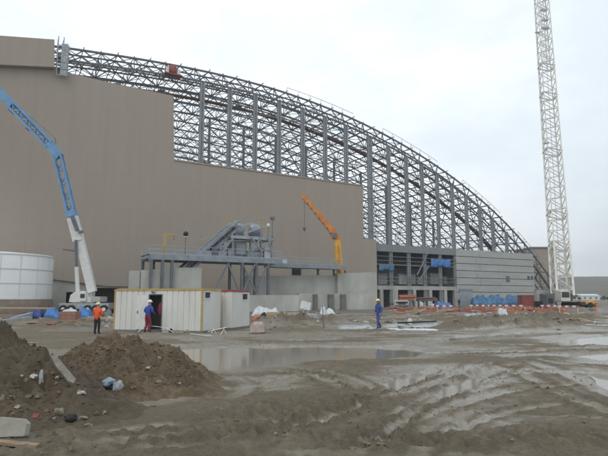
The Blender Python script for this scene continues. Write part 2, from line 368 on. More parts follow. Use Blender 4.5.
class MB:
    def __init__(s): s.v = []; s.f = []; s.sm = []
    def add(s, vs, fs, smooth=False):
        k = len(s.v); s.v += [Vector(q) for q in vs]
        for f in fs: s.f.append(tuple(i + k for i in f)); s.sm.append(smooth)
        return s
    def box(s, x0, x1, y0, y1, z0, z1):
        return s.add([(x0, y0, z0), (x1, y0, z0), (x1, y1, z0), (x0, y1, z0), (x0, y0, z1), (x1, y0, z1), (x1, y1, z1), (x0, y1, z1)],
                     [(0, 3, 2, 1), (4, 5, 6, 7), (0, 1, 5, 4), (1, 2, 6, 5), (2, 3, 7, 6), (3, 0, 4, 7)])
    def obox(s, c, sx, sy, sz, rot=(0, 0, 0)):
        m = Euler(rot).to_matrix(); c = Vector(c)
        vs = [c + m @ Vector((i * sx / 2, j * sy / 2, k * sz / 2)) for k in (-1, 1) for i, j in ((-1, -1), (1, -1), (1, 1), (-1, 1))]
        return s.add(vs, [(0, 3, 2, 1), (4, 5, 6, 7), (0, 1, 5, 4), (1, 2, 6, 5), (2, 3, 7, 6), (3, 0, 4, 7)])
    def beam(s, p, q, a, b=None, up=(0, 0, 1)):
        p, q = Vector(p), Vector(q); b = b or a; d = (q - p)
        if d.length < 1e-6: return s
        d.normalize(); u = Vector(up)
        if abs(d.dot(u)) > .98: u = Vector((0, 1, 0))
        x = d.cross(u).normalized(); y = x.cross(d).normalized()
        o = [x * (i * a / 2) + y * (j * b / 2) for i, j in ((-1, -1), (1, -1), (1, 1), (-1, 1))]
        return s.add([p + k for k in o] + [q + k for k in o], [(0, 3, 2, 1), (4, 5, 6, 7), (0, 1, 5, 4), (1, 2, 6, 5), (2, 3, 7, 6), (3, 0, 4, 7)])
    def tube(s, p, q, r0, r1=None, n=8, cap=True, smooth=True):
        p, q = Vector(p), Vector(q); r1 = r0 if r1 is None else r1; d = (q - p).normalized()
        u = Vector((0, 0, 1)) if abs(d.z) < .95 else Vector((0, 1, 0))
        x = d.cross(u).normalized(); y = x.cross(d)
        vs = []
        for c, r in ((p, r0), (q, r1)):
            for i in range(n):
                a = 2 * math.pi * i / n; vs.append(c + x * (r * math.cos(a)) + y * (r * math.sin(a)))
        s.add(vs, [(i, (i + 1) % n, n + (i + 1) % n, n + i) for i in range(n)], smooth)
        if cap: s.add(vs, [tuple(range(n - 1, -1, -1)), tuple(range(n, 2 * n))])
        return s
    def path(s, pts, r, n=6):
        for a, b_ in zip(pts[:-1], pts[1:]): s.tube(a, b_, r, r, n, False)
        return s
    def lathe(s, prof, c=(0, 0, 0), n=24, smooth=True):
        c = Vector(c); vs = []
        for r, z in prof:
            for i in range(n):
                a = 2 * math.pi * i / n; vs.append(c + Vector((r * math.cos(a), r * math.sin(a), z)))
        fs = [(k * n + i, k * n + (i + 1) % n, (k + 1) * n + (i + 1) % n, (k + 1) * n + i) for k in range(len(prof) - 1) for i in range(n)]
        return s.add(vs, fs, smooth)
    def prism(s, poly, w0, w1):               # polygon in x,z extruded over y
        n = len(poly)
        vs = [(x, w0, z) for x, z in poly] + [(x, w1, z) for x, z in poly]
        return s.add(vs, [tuple(range(n)), tuple(range(2 * n - 1, n - 1, -1))] + [(i, n + i, n + (i + 1) % n, (i + 1) % n) for i in range(n)])
    def lump(s, c, sx, sy, sz, seed=0, rough=.3, sub=2, rz=0.0, flat=None, smooth=True):
        bm = bmesh.new(); bmesh.ops.create_icosphere(bm, subdivisions=sub, radius=1)
        rn = random.Random(seed); off = rn.random() * 50
        ca, sa = math.cos(rz), math.sin(rz); c = Vector(c)
        co = np.array([v.co[:] for v in bm.verts])
        k = 1 + rough * 1.6 * (fbm(co[:, 0] * 1.3 + off, co[:, 1] * 1.3 + co[:, 2] * 1.7 + off, seed, 3, .6))
        vs = []
        for q, kk in zip(co, k):
            x, y, z = q[0] * sx * kk, q[1] * sy * kk, q[2] * sz * kk
            if flat is not None: z = max(z, flat)
            vs.append(c + Vector((x * ca - y * sa, x * sa + y * ca, z)))
        fs = [tuple(v.index for v in f.verts) for f in bm.faces]; bm.free()
        return s.add(vs, fs, smooth)
    def lattice(s, p, q, w0, w1, n, rc, rw, up=(0, 1, 0), cross=False, dep=1.0):
        p, q = Vector(p), Vector(q); d = (q - p).normalized(); u = Vector(up)
        x = d.cross(u).normalized(); y = x.cross(d).normalized(); cor = ((-1, -1), (1, -1), (1, 1), (-1, 1))
        def pt(t, k):
            w = w0 + (w1 - w0) * t; i, j = cor[k]; return p.lerp(q, t) + x * (i * w / 2) + y * (j * w * dep / 2)
        for k in range(4): s.beam(pt(0, k), pt(1, k), rc)
        for i in range(n):
            a, b_ = i / n, (i + 1) / n
            for k in range(4):
                k2 = (k + 1) % 4
                if (i + k) % 2: s.beam(pt(a, k), pt(b_, k2), rw)
                else: s.beam(pt(a, k2), pt(b_, k), rw)
                if cross: s.beam(pt(a, k), pt(a, k2), rw)
        return s
    def build(s, name, m, parent=None, world=True):
        vs = s.v
        if parent is not None and world:
            inv = (Matrix.Translation(parent.location) @ parent.rotation_euler.to_matrix().to_4x4()).inverted()
            par = parent.parent
            if par is not None and parent.type != 'EMPTY':
                inv = (Matrix.Translation(par.location) @ par.rotation_euler.to_matrix().to_4x4()).inverted()
            vs = [inv @ v for v in vs]
        me = bpy.data.meshes.new(name); me.from_pydata([v[:] for v in vs], [], s.f); me.update()
        me.polygons.foreach_set('use_smooth', s.sm)
        me.materials.append(m if not isinstance(m, str) else M[m])
        o = bpy.data.objects.new(name, me); COL.objects.link(o)
        if parent is not None: o.parent = parent
        return o
    def solo(s, name, m, label, cat, group=None, kind=None):     # a thing that is one mesh, origin at its base
        c = sum(s.v, Vector()) / len(s.v); c.z = min(v.z for v in s.v)
        s.v = [v - c for v in s.v]
        o = s.build(name, m); o.location = c
        return tag(o, label, cat, group, kind)

# ------------------------------------------------------------------ ground sheet
def build_ground():
    a_in = np.radians(np.linspace(90 - 38, 90 + 38, 470)); a_l = np.radians(np.linspace(90 + 38, 450 - 38, 60))[1:-1]
    ang = np.concatenate([a_in, a_l]); na = len(ang)
    r = [.4, 1, 2, 3, 4.0]
    while r[-1] < 32: r.append(r[-1] * 1.0062)
    while r[-1] < 120: r.append(r[-1] * 1.014)
    while r[-1] < 4500: r.append(r[-1] * 1.06)
    r = np.array(r); nr = len(r)
    X = (r[:, None] * np.cos(ang)[None]).ravel(); Y = (r[:, None] * np.sin(ang)[None]).ravel()
    z, wet = ground(X, Y); GRID.update(r=r, a=ang, z=z.reshape(nr, na))
    me = bpy.data.meshes.new('mud_ground')
    V = np.empty((len(X) + 1, 3)); V[:-1, 0] = X; V[:-1, 1] = Y; V[:-1, 2] = z; V[-1] = (0, 0, gz(0, 0))
    i = np.arange(nr - 1)[:, None]; j = np.arange(na)[None]; j2 = (j + 1) % na
    quads = np.stack([i * na + j, (i + 1) * na + j, (i + 1) * na + j2, i * na + j2], -1).reshape(-1, 4)
    tri = np.stack([np.full(na, len(X)), np.arange(na), (np.arange(na) + 1) % na], -1)
    me.vertices.add(len(V)); me.vertices.foreach_set('co', V.ravel())
    nl = quads.size + tri.size; me.loops.add(nl)
    me.loops.foreach_set('vertex_index', np.concatenate([quads.ravel(), tri.ravel()]).astype(np.int32))
    npoly = len(quads) + len(tri); me.polygons.add(npoly)
    ls = np.concatenate([np.arange(len(quads)) * 4, quads.size + np.arange(len(tri)) * 3]).astype(np.int32)
    me.polygons.foreach_set('loop_start', ls)
    me.update(calc_edges=True); me.validate()
    me.polygons.foreach_set('use_smooth', np.ones(len(me.polygons), bool))
    at = me.attributes.new('wet', 'FLOAT', 'POINT'); at.data.foreach_set('value', np.append(wet, 0.).astype(np.float32))
    me.materials.append(M['mud'])
    o = bpy.data.objects.new('mud_ground', me); COL.objects.link(o); o['kind'] = 'structure'
build_ground()
for i, q in enumerate(POOLS):
    c = Vector((sum(p[0] for p in q) / len(q), sum(p[1] for p in q) / len(q)))
    vs = [c]; 
    for p in q:
        d = Vector(p) - c; vs.append(c + d * (1 + .55 / max(d.length, .3)))
    mb = MB(); k = len(q)
    mb.add([(v.x, v.y, WATER) for v in vs], [(0, 1 + a, 1 + (a + 1) % k) for a in range(k)])
    mb.build('puddle_water', 'water')['kind'] = 'structure'

# clods and pebbles scattered in the mud
def scatter(name, m, n, fn, lo, hi, seed, parent=None):
    rn = random.Random(seed); mb = MB()
    pts = [fn(rn) for _ in range(n)]; pts = [p for p in pts if p is not None]
    for p in pts:
        s = lo * (hi / lo) ** (rn.random() ** 2); a = rn.random() * 6.28
        base = [(1, 0, 0), (-.2, .9, 0), (-.9, -.1, 0), (.1, -.95, 0), (.1, .1, .8), (-.3, -.2, .6)]
        ca, sa = math.cos(a), math.sin(a); vs = []
        for x, y, z in base:
            k = s * (.7 + .6 * rn.random()); vs.append((p[0] + (x * ca - y * sa) * k, p[1] + (x * sa + y * ca) * k, p[2] - s * .32 + z * k))
        mb.add(vs, [(0, 1, 4), (1, 2, 5), (1, 5, 4), (2, 3, 5), (3, 0, 4), (3, 4, 5)], True)
    o = mb.build(name, m, parent); o['kind'] = 'stuff'; return o
rn = random.Random(3)
cand = np.array([[(4.5 + 30 * rn.random() ** 1.7), R(90 + 70 * (rn.random() - .5))] for _ in range(16000)])
cx_, cy_ = cand[:, 0] * np.cos(cand[:, 1]), cand[:, 0] * np.sin(cand[:, 1]); cz_, cw_ = ground(cx_, cy_)
keep = (cz_ > WATER + .03) & (fbm(cx_ * .5, cy_ * .5, 5, 2) > -.12)
cl = iter(np.stack([cx_, cy_, cz_], 1)[keep].tolist()); ncl = int(keep.sum())
scatter('mud_clods', 'mud_clod', ncl, lambda r: next(cl, None), .008, .06, 5)

# ------------------------------------------------------------------ dirt mounds
def mound_h(i, x, y):
    cx, cy, rx, ry, h = MOUNDS[i]
    x = np.asarray(x, float); y = np.asarray(y, float)
    u, v = (x - cx) / rx, (y - cy) / ry
    an = np.arctan2(v, u)
    rr = np.hypot(u, v) * (1 + .07 * np.sin(an * 3 + i) + .05 * np.sin(an * 7 + 2 * i))
    ks = (.006, .035)[i]; core = 1 - (np.sqrt(rr * rr + ks) - math.sqrt(ks))
    f = np.where(core > .12, core, .12 * np.exp((core - .12) * 7) - .02)
    z = h * f * (.62 + .38 * np.clip(f, 0, 1)) + (.26 * fbm(x * .9, y * .9, 4 + i, 5, .6) + .19 * fbm(x * 3.7, y * 3.7, 14 + i, 5, .72)) * np.clip(core * 3, .0, 1)
    z += .10 * np.maximum(0, vnoise(x * 7, y * 7, 30 + i) - .05) * np.clip(core * 4, 0, 1)
    return z - .06 + np.where(core < -.05, core * .5, 0)
def build_mound(i, name, m, label, n=260):
    cx, cy, rx, ry, h = MOUNDS[i]
    k = 1.3; g = np.linspace(-k, k, n); U, V = np.meshgrid(g, g); X = (cx + U * rx).ravel(); Y = (cy + V * ry).ravel(); Z = mound_h(i, X, Y)
    e = np.maximum(np.abs(U), np.abs(V)).ravel(); Z = np.where(e > k * .97, -.5, Z)
    mb = MB(); mb.v = [Vector((x - cx, y - cy, z)) for x, y, z in zip(X, Y, Z)]
    mb.f = [(r * n + c, r * n + c + 1, (r + 1) * n + c + 1, (r + 1) * n + c) for r in range(n - 1) for c in range(n - 1)]; mb.sm = [True] * len(mb.f)
    o = mb.build(name, m); o.location = (cx, cy, 0); tag(o, label, 'dirt mound')
    def fn(r):
        for _ in range(20):
            a, q = r.random() * 6.28, math.sqrt(r.random())
            x, y = cx + math.cos(a) * q * rx, cy + math.sin(a) * q * ry; z = float(mound_h(i, x, y))
            if z > .02: return (x - cx, y - cy, z)
    c = scatter('soil_clods', m, 6000, fn, .010, .06, 40 + i)
    c.parent = o; return o
build_mound(0, 'dirt_mound', 'dark_soil', 'tall dark earth heap littered with slabs and stones at the left edge')
build_mound(1, 'dirt_mound', 'soil', 'smaller brown conical earth heap between the dark heap and the puddle')
def on_mound(i, px, py):
    r = ray(px, py); D = np.arange(6, 18, .02); k = D / r.y; X, Y, Z = r.x * k, D, CAMH + r.z * k
    hit = np.nonzero(Z < mound_h(i, X, Y))[0]
    g = GP(px, py)
    if len(hit) and D[hit[0]] < g.y: h = hit[0]; return Vector((X[h], Y[h], Z[h]))
    return g

# ------------------------------------------------------------------ the arched hall
hall = thing('arched_hall', 'huge half-built hall with curved open steel roof trusses and beige cladding', 'building', B(0, 0, 0), TH)
def hb(mb, name, m): return mb.build(name, m, hall, world=False)

outer_px = [(-60, 30), (0, 38), (62, 47), (100, 53), (150, 62), (200, 71), (250, 82), (300, 96), (330, 109), (372, 129), (407, 149), (439, 167), (459, 181.5), (475, 194.5), (508, 226), (530, 251), (551, 279)]
tz = np.array([W(x, y, 0) for x, y in outer_px])
cf = np.polyfit(tz[:, 0], tz[:, 1], 6)
def zo(t): return float(np.polyval(cf, t))
T_R = 88.0
while zo(T_R) < 0: T_R -= .25
T_L = -62.0
SP = 5.5 / 2
def chord_pts(off):
    ts = []; t = T_L
    while t < T_R: ts.append(t); t += SP * (1.0 if t < 45 else .8)
    out = []
    for t in ts:
        e = .05; sl = (zo(t + e) - zo(t - e)) / (2 * e); nl = math.hypot(1, sl)
        out.append((t + off * sl / nl, zo(t) - off / nl))
    return out
OUT = chord_pts(0); INN = chord_pts(2.1)
BAY = 6.0; NA = 16; WK = 9.0
for w in [0, 2.4] + [BAY * q for q in range(1, NA)]:
    mb = MB(); k = 0 if w == 0 else 1
    a = .30 if k == 0 else .24; i0 = 0
    for i in range(i0, len(OUT) - 1):
        o0, o1 = OUT[i], OUT[i + 1]; n0, n1 = INN[i], INN[i + 1]
        if n1[1] < .2: continue
        mb.beam((o0[0], w, o0[1]), (o1[0], w, o1[1]), a)
        mb.beam((n0[0], w, n0[1]), (n1[0], w, n1[1]), a)
        if i % 2: mb.beam((o0[0], w, o0[1]), (n1[0], w, n1[1]), .16)
        else: mb.beam((n0[0], w, n0[1]), (o1[0], w, o1[1]), .16)
        if i % 2 == 0: mb.beam((o0[0], w, o0[1]), (n0[0], w, n0[1]), .14)
    hb(mb, 'roof_arch', 'dark_steel')
LEN = (NA - 1) * BAY
for i in range(2, len(OUT)):
    t, z = OUT[i]
    if z < .5: continue
    mb = MB(); mb.beam((t, (-.8 if i % 2 else -.35) if t > -46 else 0.3, z + .22), (t, LEN, z + .22), .11, .14); hb(mb, 'purlin', 'dark_steel')
    if INN[i][1] > .5:
        mb = MB(); mb.beam((INN[i][0], 0, INN[i][1]), (INN[i][0], LEN, INN[i][1]), .13, .13); hb(mb, 'purlin', 'dark_steel')
for k in range(NA - 1):
    mb = MB(); w0, w1 = k * BAY, (k + 1) * BAY
    for i in range(2, len(OUT) - 2, 2):
        if INN[i + 2][1] < .3: continue
        p, q = OUT[i], OUT[i + 2]; r_, s_ = INN[i], INN[i + 2]
        mb.beam((p[0], w0, p[1]), (q[0], w1, q[1]), .1); mb.beam((q[0], w0, q[1]), (p[0], w1, p[1]), .1)
        mb.beam((r_[0], w0, r_[1]), (s_[0], w1, s_[1]), .1)
        # V struts from top chord middle to bottom chord
        mb.beam((p[0], (w0 + w1) / 2, p[1]), (r_[0], w0, r_[1]), .1); mb.beam((p[0], (w0 + w1) / 2, p[1]), (r_[0], w1, r_[1]), .1)
    if k == 0:
        for i in range(0, len(OUT) - 1):
            if INN[i + 1][1] < .3: continue
            p, q = (OUT, INN)[i % 2][i], (OUT, INN)[(i + 1) % 2][i + 1]
            mb.beam((p[0], 0, p[1]), (q[0], 2.4, q[1]), .12)
    hb(mb, 'roof_bracing', 'steel')
# walkway hung along the second arch
mb = MB()
for i in range(9, len(INN) - 8):
    p, q = INN[i], INN[i + 1]
    mb.beam((p[0], WK - .8, p[1] - .4), (q[0], WK - .8, q[1] - .4), 1.2, .22)
    mb.beam((p[0], WK - 1.4, p[1] + .5), (q[0], WK - 1.4, q[1] + .5), .08); mb.beam((p[0], WK - 1.4, p[1] - .3), (p[0], WK - 1.4, p[1] + .5), .08)
    if i % 3 == 0: mb.obox(((p[0] + q[0]) / 2, WK - 1.0, (p[1] + q[1]) / 2 - .1), 1.3, .5, .55, (0, -math.atan2(q[1] - p[1], q[0] - p[0]), 0))
hb(mb, 'roof_walkway', 'rust')
# hand rail along the outer edge
mb = None
for i in range(20, len(OUT) - 3):
    p, q = OUT[i], OUT[i + 1]
    if (i // 3) % 3 == 0:
        if mb and mb.v: hb(mb, 'roof_handrail', 'galv')
        mb = MB(); continue
    if mb is None: continue
    mb.beam((p[0] + .4, .2, p[1] + 1.3), (q[0] + .4, .2, q[1] + 1.3), .07); mb.beam((p[0], .2, p[1]), (p[0] + .4, .2, p[1] + 1.3), .07)
if mb and mb.v: hb(mb, 'roof_handrail', 'galv')

# gable columns
cols_px = [197, 226, 253, 278, 302.5, 326, 347.5, 372, 391.5, 409.5, 425.5, 441, 456, 470, 483.5, 496, 509.5]
for i, px in enumerate(cols_px):
    t = T(px, 0); mb = MB(); wd = .56 if px != 372 else .95
    zt = zo(t) - 2.2
    for s_ in (-1, 1):
        mb.box(t + s_ * wd / 2 - .14, t + s_ * wd / 2 + .14, -.22, .22, 0, zt)
    mb.box(t - wd / 2 + .141, t + wd / 2 - .141, -.06, .06, 0, zt)
    z = 2.0
    while z < zt - 1.2:
        mb.box(t - wd / 2 + .141, t + wd / 2 - .141, -.2, .2, z, z + .12); z += 2.4
    hb(mb, 'column', 'col_steel')
    # girts and diagonal bracing to the next column
    if i < len(cols_px) - 1:
        t2 = T(cols_px[i + 1], 0); z2 = min(zo(t), zo(t2)) - 2.4; z = 12.5 if px > 370 else 20
        while z < z2:
            mb = MB(); mb.beam((t, .3, z), (t2, .3, z), .11, .16)
            if i % 3 == 1: mb.beam((t, .35, z), (t2, .35, min(z + 3.6, z2)), .1)
            hb(mb, 'girt', 'steel'); z += 3.6
# an inner row of slender columns under the third arch
for t in np.arange(-14, 60, 8.3):
    mb = MB(); mb.box(t - .22, t + .22, WK * 2 - .22, WK * 2 + .22, 0, zo(t) - 2.2); hb(mb, 'inner_column', 'steel')

# cladding
wf = -.9
def Q(x, y, w=wf): return W(x, y, w)
tR = Q(376.5, 250)[0]; zb = 3.9
poly = [Q(-70, 60), Q(54, 66), Q(72, 73.5), Q(108, 82), Q(141, 89), Q(173.5, 95.7), Q(174, 160), Q(363, 185.5), Q(363.5, 238.5), Q(376.5, 239.5), (tR, .0), (Q(200, 280)[0], 0), (Q(200, 280)[0], zb), (Q(128, 280)[0], zb), Q(107, 286.2), Q(51, 279), Q(-70, 268)]
mb = MB(); mb.prism(poly, wf, -.6); hb(mb, 'wall_cladding', 'clad')
mb = MB(); f = lambda x, y: W(x, y, -1.9); mb.prism([f(-70, 28), f(0, 35.5), f(54.5, 39.5), f(54.5, 67), f(0, 64.5), f(-70, 60)], -1.9, -1.0); hb(mb, 'fascia_panel', 'clad')
# dark flashing along the stepped edge
mb = MB(); a, b_ = Q(174, 160), Q(363, 185.5); mb.beam((a[0], -.95, a[1]), (b_[0], -.95, b_[1]), .15, .25)
a, b_ = Q(54, 66), Q(173.5, 95.7); hb(mb, 'edge_flashing', 'clad')
# solid box coloured near-black for the shade inside a square opening
a, b_ = Q(292, 266.5), Q(300.5, 275); mb = MB(); mb.box(a[0], b_[0], -1.1, -.905, b_[1], a[1])
hb(mb, 'opening_shade_box', 'dark')

# plinth under the cladding at the left, with doorways
mb = MB(); w0, w1 = -.55, -.25
def tt(px): return T(px, w0)
zt = 7.0
mb.box(tt(-70), tt(66), w0, w1, 0, zt); mb.box(tt(72.5), tt(95), w0, w1, 0, zt); mb.box(tt(118), tt(215), w0, w1, 0, zt)
mb.box(tt(66), tt(72.5), w0, w1, W(69, 292, w0)[1], zt); mb.box(tt(95), tt(118), w0, w1, W(105, 288, w0)[1], zt)
hb(mb, 'plinth_wall', 'concrete')
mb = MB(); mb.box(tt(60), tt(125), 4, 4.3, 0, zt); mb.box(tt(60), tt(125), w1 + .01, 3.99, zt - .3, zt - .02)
mb.box(tt(60) - .3, tt(60) - .01, w1 + .01, 4.3, 0, zt); mb.box(tt(125) + .01, tt(125) + .3, w1 + .01, 4.3, 0, zt); hb(mb, 'doorway_shade_room', 'dark_concrete')  # room with ceiling added behind the doorways to keep them dark

# lower frame at the right: floors, bays, ring beam
tl, tr = T(377.5, 0) - .2, T(457.5, 0)
zr0, zr1 = W(418, 290, 0)[1], W(418, 286.3, 0)[1]
zc0, zc1 = W(418, 253.5, 0)[1], W(418, 246.5, 0)[1]
mb = MB(); mb.box(tl, tr, -.45, -.25, zc0, zc1); hb(mb, 'parapet_panel', 'parapet')
mb = MB(); mb.box(tl, tr + 1, -.3, .19, zr0, zr1); hb(mb, 'ring_beam', 'concrete')
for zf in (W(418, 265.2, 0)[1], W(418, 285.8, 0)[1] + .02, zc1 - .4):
    mb = MB(); mb.box(tl, tr, -.2, 8, zf - .25, zf); hb(mb, 'floor_slab', 'dark_concrete')  # topmost slab is a ceiling added to darken the bays
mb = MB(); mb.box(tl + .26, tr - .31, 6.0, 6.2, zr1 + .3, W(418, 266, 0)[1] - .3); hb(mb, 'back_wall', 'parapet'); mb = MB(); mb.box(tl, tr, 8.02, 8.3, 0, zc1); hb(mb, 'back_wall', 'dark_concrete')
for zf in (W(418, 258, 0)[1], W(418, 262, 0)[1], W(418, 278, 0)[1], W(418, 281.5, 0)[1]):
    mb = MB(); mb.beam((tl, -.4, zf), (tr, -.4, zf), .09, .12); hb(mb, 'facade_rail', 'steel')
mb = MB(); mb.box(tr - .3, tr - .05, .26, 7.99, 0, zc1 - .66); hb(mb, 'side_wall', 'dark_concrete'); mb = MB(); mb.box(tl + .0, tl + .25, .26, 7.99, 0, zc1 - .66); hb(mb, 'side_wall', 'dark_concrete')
mb = MB(); a, b_ = W(417, 275, -.45), W(427, 254, -.45); mb.beam((a[0], -.5, a[1]), (b_[0], -.5, b_[1]), .2); a2 = W(429, 266, -.45); b2 = W(419, 280, -.45); mb.beam((a2[0], -.5, a2[1]), (b2[0], -.5, b2[1]), .2)
hb(mb, 'facade_brace', 'col_steel')
for px in (381, 394.5, 414, 430, 445, 455):
    t = T(px, 0); mb = MB(); hw = .75 if px == 394.5 else .4
    mb.box(t - hw, t + hw, -.35, .35, 0, zr0 - .003); hb(mb, 'concrete_pillar', 'concrete')
rn = random.Random(12)
for k, px in enumerate((384, 400, 404, 412, 421, 434, 448)):                      # partitions and stored gear inside the bays
    t = T(px, 3); z0 = W(px, 284.5, 3)[1]
    mb = MB(); mb.box(t - 1.2 - rn.random(), t + .9, 1.5 + rn.random() * 2, 5.9, z0, z0 + 1.6 + rn.random() * 1.2); hb(mb, 'partition', 'concrete' if k % 2 else 'pale_concrete')
# stacked concrete panels
mb = MB(); a = T(457.7, -.6); b_ = T(535.5, -.6); zp = W(457.7, 249, -.6)[1]; n = 8; h = zp / n
for i in range(n):
    m_ = [a, a + (b_ - a) * (.24 + .04 * (i % 2)), a + (b_ - a) * .52, a + (b_ - a) * (.78 - .03 * (i % 2)), b_]
    for j in range(4):
        mb.box(m_[j] + .03, m_[j + 1] - .03, -.6 - .02 * ((i * 3 + j * 2) % 3), -.2, i * h + (.07 if i else 0), (i + 1) * h - .07)
hb(mb, 'concrete_panel_wall', 'pale_concrete')
mb = MB(); mb.box(a + .1, b_ - .1, -.19, 0.15, 0, zp - .15); hb(mb, 'panel_backing', 'dark_concrete')
for x0, x1, y0, y1 in ((527.5, 529.5, 276, 279), (531, 533, 276, 279), (506, 510, 276, 282)):
    mb = MB(); p, q = W(x0, y0, -.66), W(x1, y1, -.66); mb.box(p[0], q[0], -.70, -.645, q[1], p[1]); hb(mb, 'window', 'glass' if x0 > 520 else 'dark_concrete')
mb = MB(); p, q = W(459.5, 289.5, -.7), W(472.5, 308, -.7); mb.box(p[0], q[0], -.8, -.66, 0, p[1]); mb.box(p[0] - .1, q[0] + .1, -.95, -.81, p[1] - .1, p[1] + .25)
hb(mb, 'loading_door', 'galv')
mb = MB(); p, q = T(536, -.3), T(553, -.3); zz = W(545, 291, -.3)[1]; mb.box(p, q, -.5, .2, zz - 1.0, zz); mb.box(p, q - 3, .21, .5, 0, zz - 1.0); hb(mb, 'low_beam', 'concrete')
# blue tarpaulins hung in the bays
for (x0, x1, y0, y1), m_ in (((378.5, 394, 264.5, 270.5), 'tarp2'), ((430.5, 450.5, 259, 267.3), 'tarp')):
    mb = MB(); n = 14; vs = []
    p, q = W(x0, y0, -.6), W(x1, y1, -.6)
    for j in range(7):
        for i in range(n):
            u, v = i / (n - 1), j / 6
            vs.append((p[0] + (q[0] - p[0]) * u, -.75 + .22 * math.sin(u * 19 + v) - .3 * v * (1 - v), p[1] + (q[1] - p[1]) * v * (1 + .12 * math.sin(u * 9)) + .12 * math.sin(u * 23) * (1 - v)))
    mb.add(vs, [(j * n + i, j * n + i + 1, (j + 1) * n + i + 1, (j + 1) * n + i) for j in range(6) for i in range(n - 1)], True)
    o = mb.solo('hanging_tarpaulin', m_, 'bright blue tarpaulin hung in the upper open bay of the steel frame' if m_ == 'tarp' else 'dull blue tarpaulin hung in the frame bay beside the cladding edge', 'tarpaulin')
    o.location = B(o.location.x, o.location.y, o.location.z); o.rotation_euler = (0, 0, TH)
    md = o.modifiers.new('thick', 'SOLIDIFY'); md.thickness = .03

# scaffold at the top-left end of the truss
sc = thing('scaffold_tower', 'pale scaffold tower where the roof truss meets the beige top panel', 'scaffold', B(T(62, -1), -1.2, 0), TH)
a, b_ = W(56, 76, -1.2), W(69, 44, -1.2); t0, t1 = a[0] - sc.location.x * 0 , b_[0]; tc_ = T(62, -1)
mb = MB()
za, zb_ = a[1], b_[1]
for i in (a[0], (a[0] + b_[0]) / 2, b_[0]):
    for w in (-.6, .7): mb.tube((i - tc_, w, za), (i - tc_, w, zb_ + (.7 if i != b_[0] else -.6)), .07, n=6)
z = za
while z < zb_:
    for w in (-.6, .7): mb.beam((a[0] - tc_, w, z), (b_[0] - tc_, w, z), .08)
    mb.beam((a[0] - tc_, -.6, z), (b_[0] - tc_, .7, z + 1.2), .07); z += 1.25
mb.build('frame', 'galv', sc, False)
mb = MB(); k = b_[0] - tc_
for i in range(5): mb.box(k - 1.1, k - .1, -.75 + .01 * i, -.70 + .01 * i, za + i * 1.1, za + i * 1.1 + 1.0)
mb.build('debris_sheet', 'grey_plastic', sc, False)
for i in range(2):
    mb = MB(); z = za + 1.2 + i * 1.9; mb.box(a[0] - tc_, b_[0] - tc_, -.55, .65, z, z + .08); mb.build('deck', 'wood', sc, False)

# red drum on the truss
p = B(*[W(172.5, 71.5, .2)[0], .2, W(172.5, 71.5, .2)[1]]); k = 93 / F
rd = thing('red_drum', 'red drum with white bands sitting inside the roof truss', 'drum', p - Vector((0, 0, 5 * k)), TH)
mb = MB(); mb.lathe([(0, 1.2 * k), (3.9 * k, 1.2 * k), (3.9 * k, 10 * k), (3.2 * k, 10.6 * k), (0, 10.6 * k)], (0, 0, 0), 20); mb.build('barrel', 'red', rd, False)
mb = MB(); mb.box(-9 * k, 9 * k, -.9, .9, 0, 1.2 * k - .004); mb.build('tray', 'red', rd, False)
mb = MB(); 
for s_ in (-1, 1): mb = MB(); mb.box(s_ * 6.0 * k - .28, s_ * 6.0 * k + .28, -.5, .5, 1.2 * k, 7.5 * k); mb.build('canister', 'white', rd, False)

# beige block behind the crawler crane
def frontal_box(name, m, label, cat, x0, x1, y0, D, depth, group=None):
    a, b_ = P(x0, y0, D), P(x1, y0, D); mb = MB(); mb.box(a.x, b_.x, D, D + depth, gz(a.x, D) - .3, a.z)
    return mb
mb = frontal_box('x', 'clad', '', '', 531, 556, 248.5, 172, 14)
bl = thing('transfer_house', 'plain beige clad block behind the foot of the lattice crane', 'building', P(543, 305, 172))
mb.build('wall', 'clad', bl); a, b_ = P(530.5, 248.3, 171.8), P(556.5, 248.3, 171.8); mb = MB(); mb.box(a.x, b_.x, 171.7, 186.3, a.z, a.z + .5); mb.build('roof', 'steel', bl)

# ------------------------------------------------------------------ concrete site walls (hall frame)
def site_wall(label, x0, x1, y0, w, th, m='concrete', panels=0, y1=None):
    t0, t1 = T(x0, w), T(x1, w); z0 = W(x0, y0, w)[1]; z1 = W(x1, y1 or y0, w)[1]
    o = thing('concrete_wall', label, 'wall', B((t0 + t1) / 2, w, 0), TH); c = (t0 + t1) / 2
    if not panels:
        mb = MB(); mb.prism([(t0 - c, -.4), (t1 - c, -.4), (t1 - c, z1), (t0 - c, z0)], 0, th); mb.build('wall_body', m, o, False)
    else:
        st_ = (t1 - t0) / panels
        for i in range(panels):
            zz = z0 + (z1 - z0) * i / max(1, panels - 1)
            mb = MB(); mb.box(t0 + i * st_ - c + .07, t0 + (i + 1) * st_ - c - .07, -.04 * (i % 2), th, -.4, zz); mb.build('wall_panel', m, o, False)
    return o, c
site_wall('long grey concrete wall behind the legs of the conveyor platform', 244, 339, 276, -13, .6, 'pale_wall', y1=275.5)
o, c = site_wall('pale grey concrete wall block ending at the steel frame, in front of the cladding corner', 338, 377, 273.5, -13.8, 1.0, 'pale_wall', y1=272)
for x0, x1 in ((314.5, 318), (329.5, 334), (342, 346)):
    pass
site_wall('long low concrete ledge under the tall walls, right of the low front wall', 299, 376, 293.5, -15.2, .9, 'pale_wall')
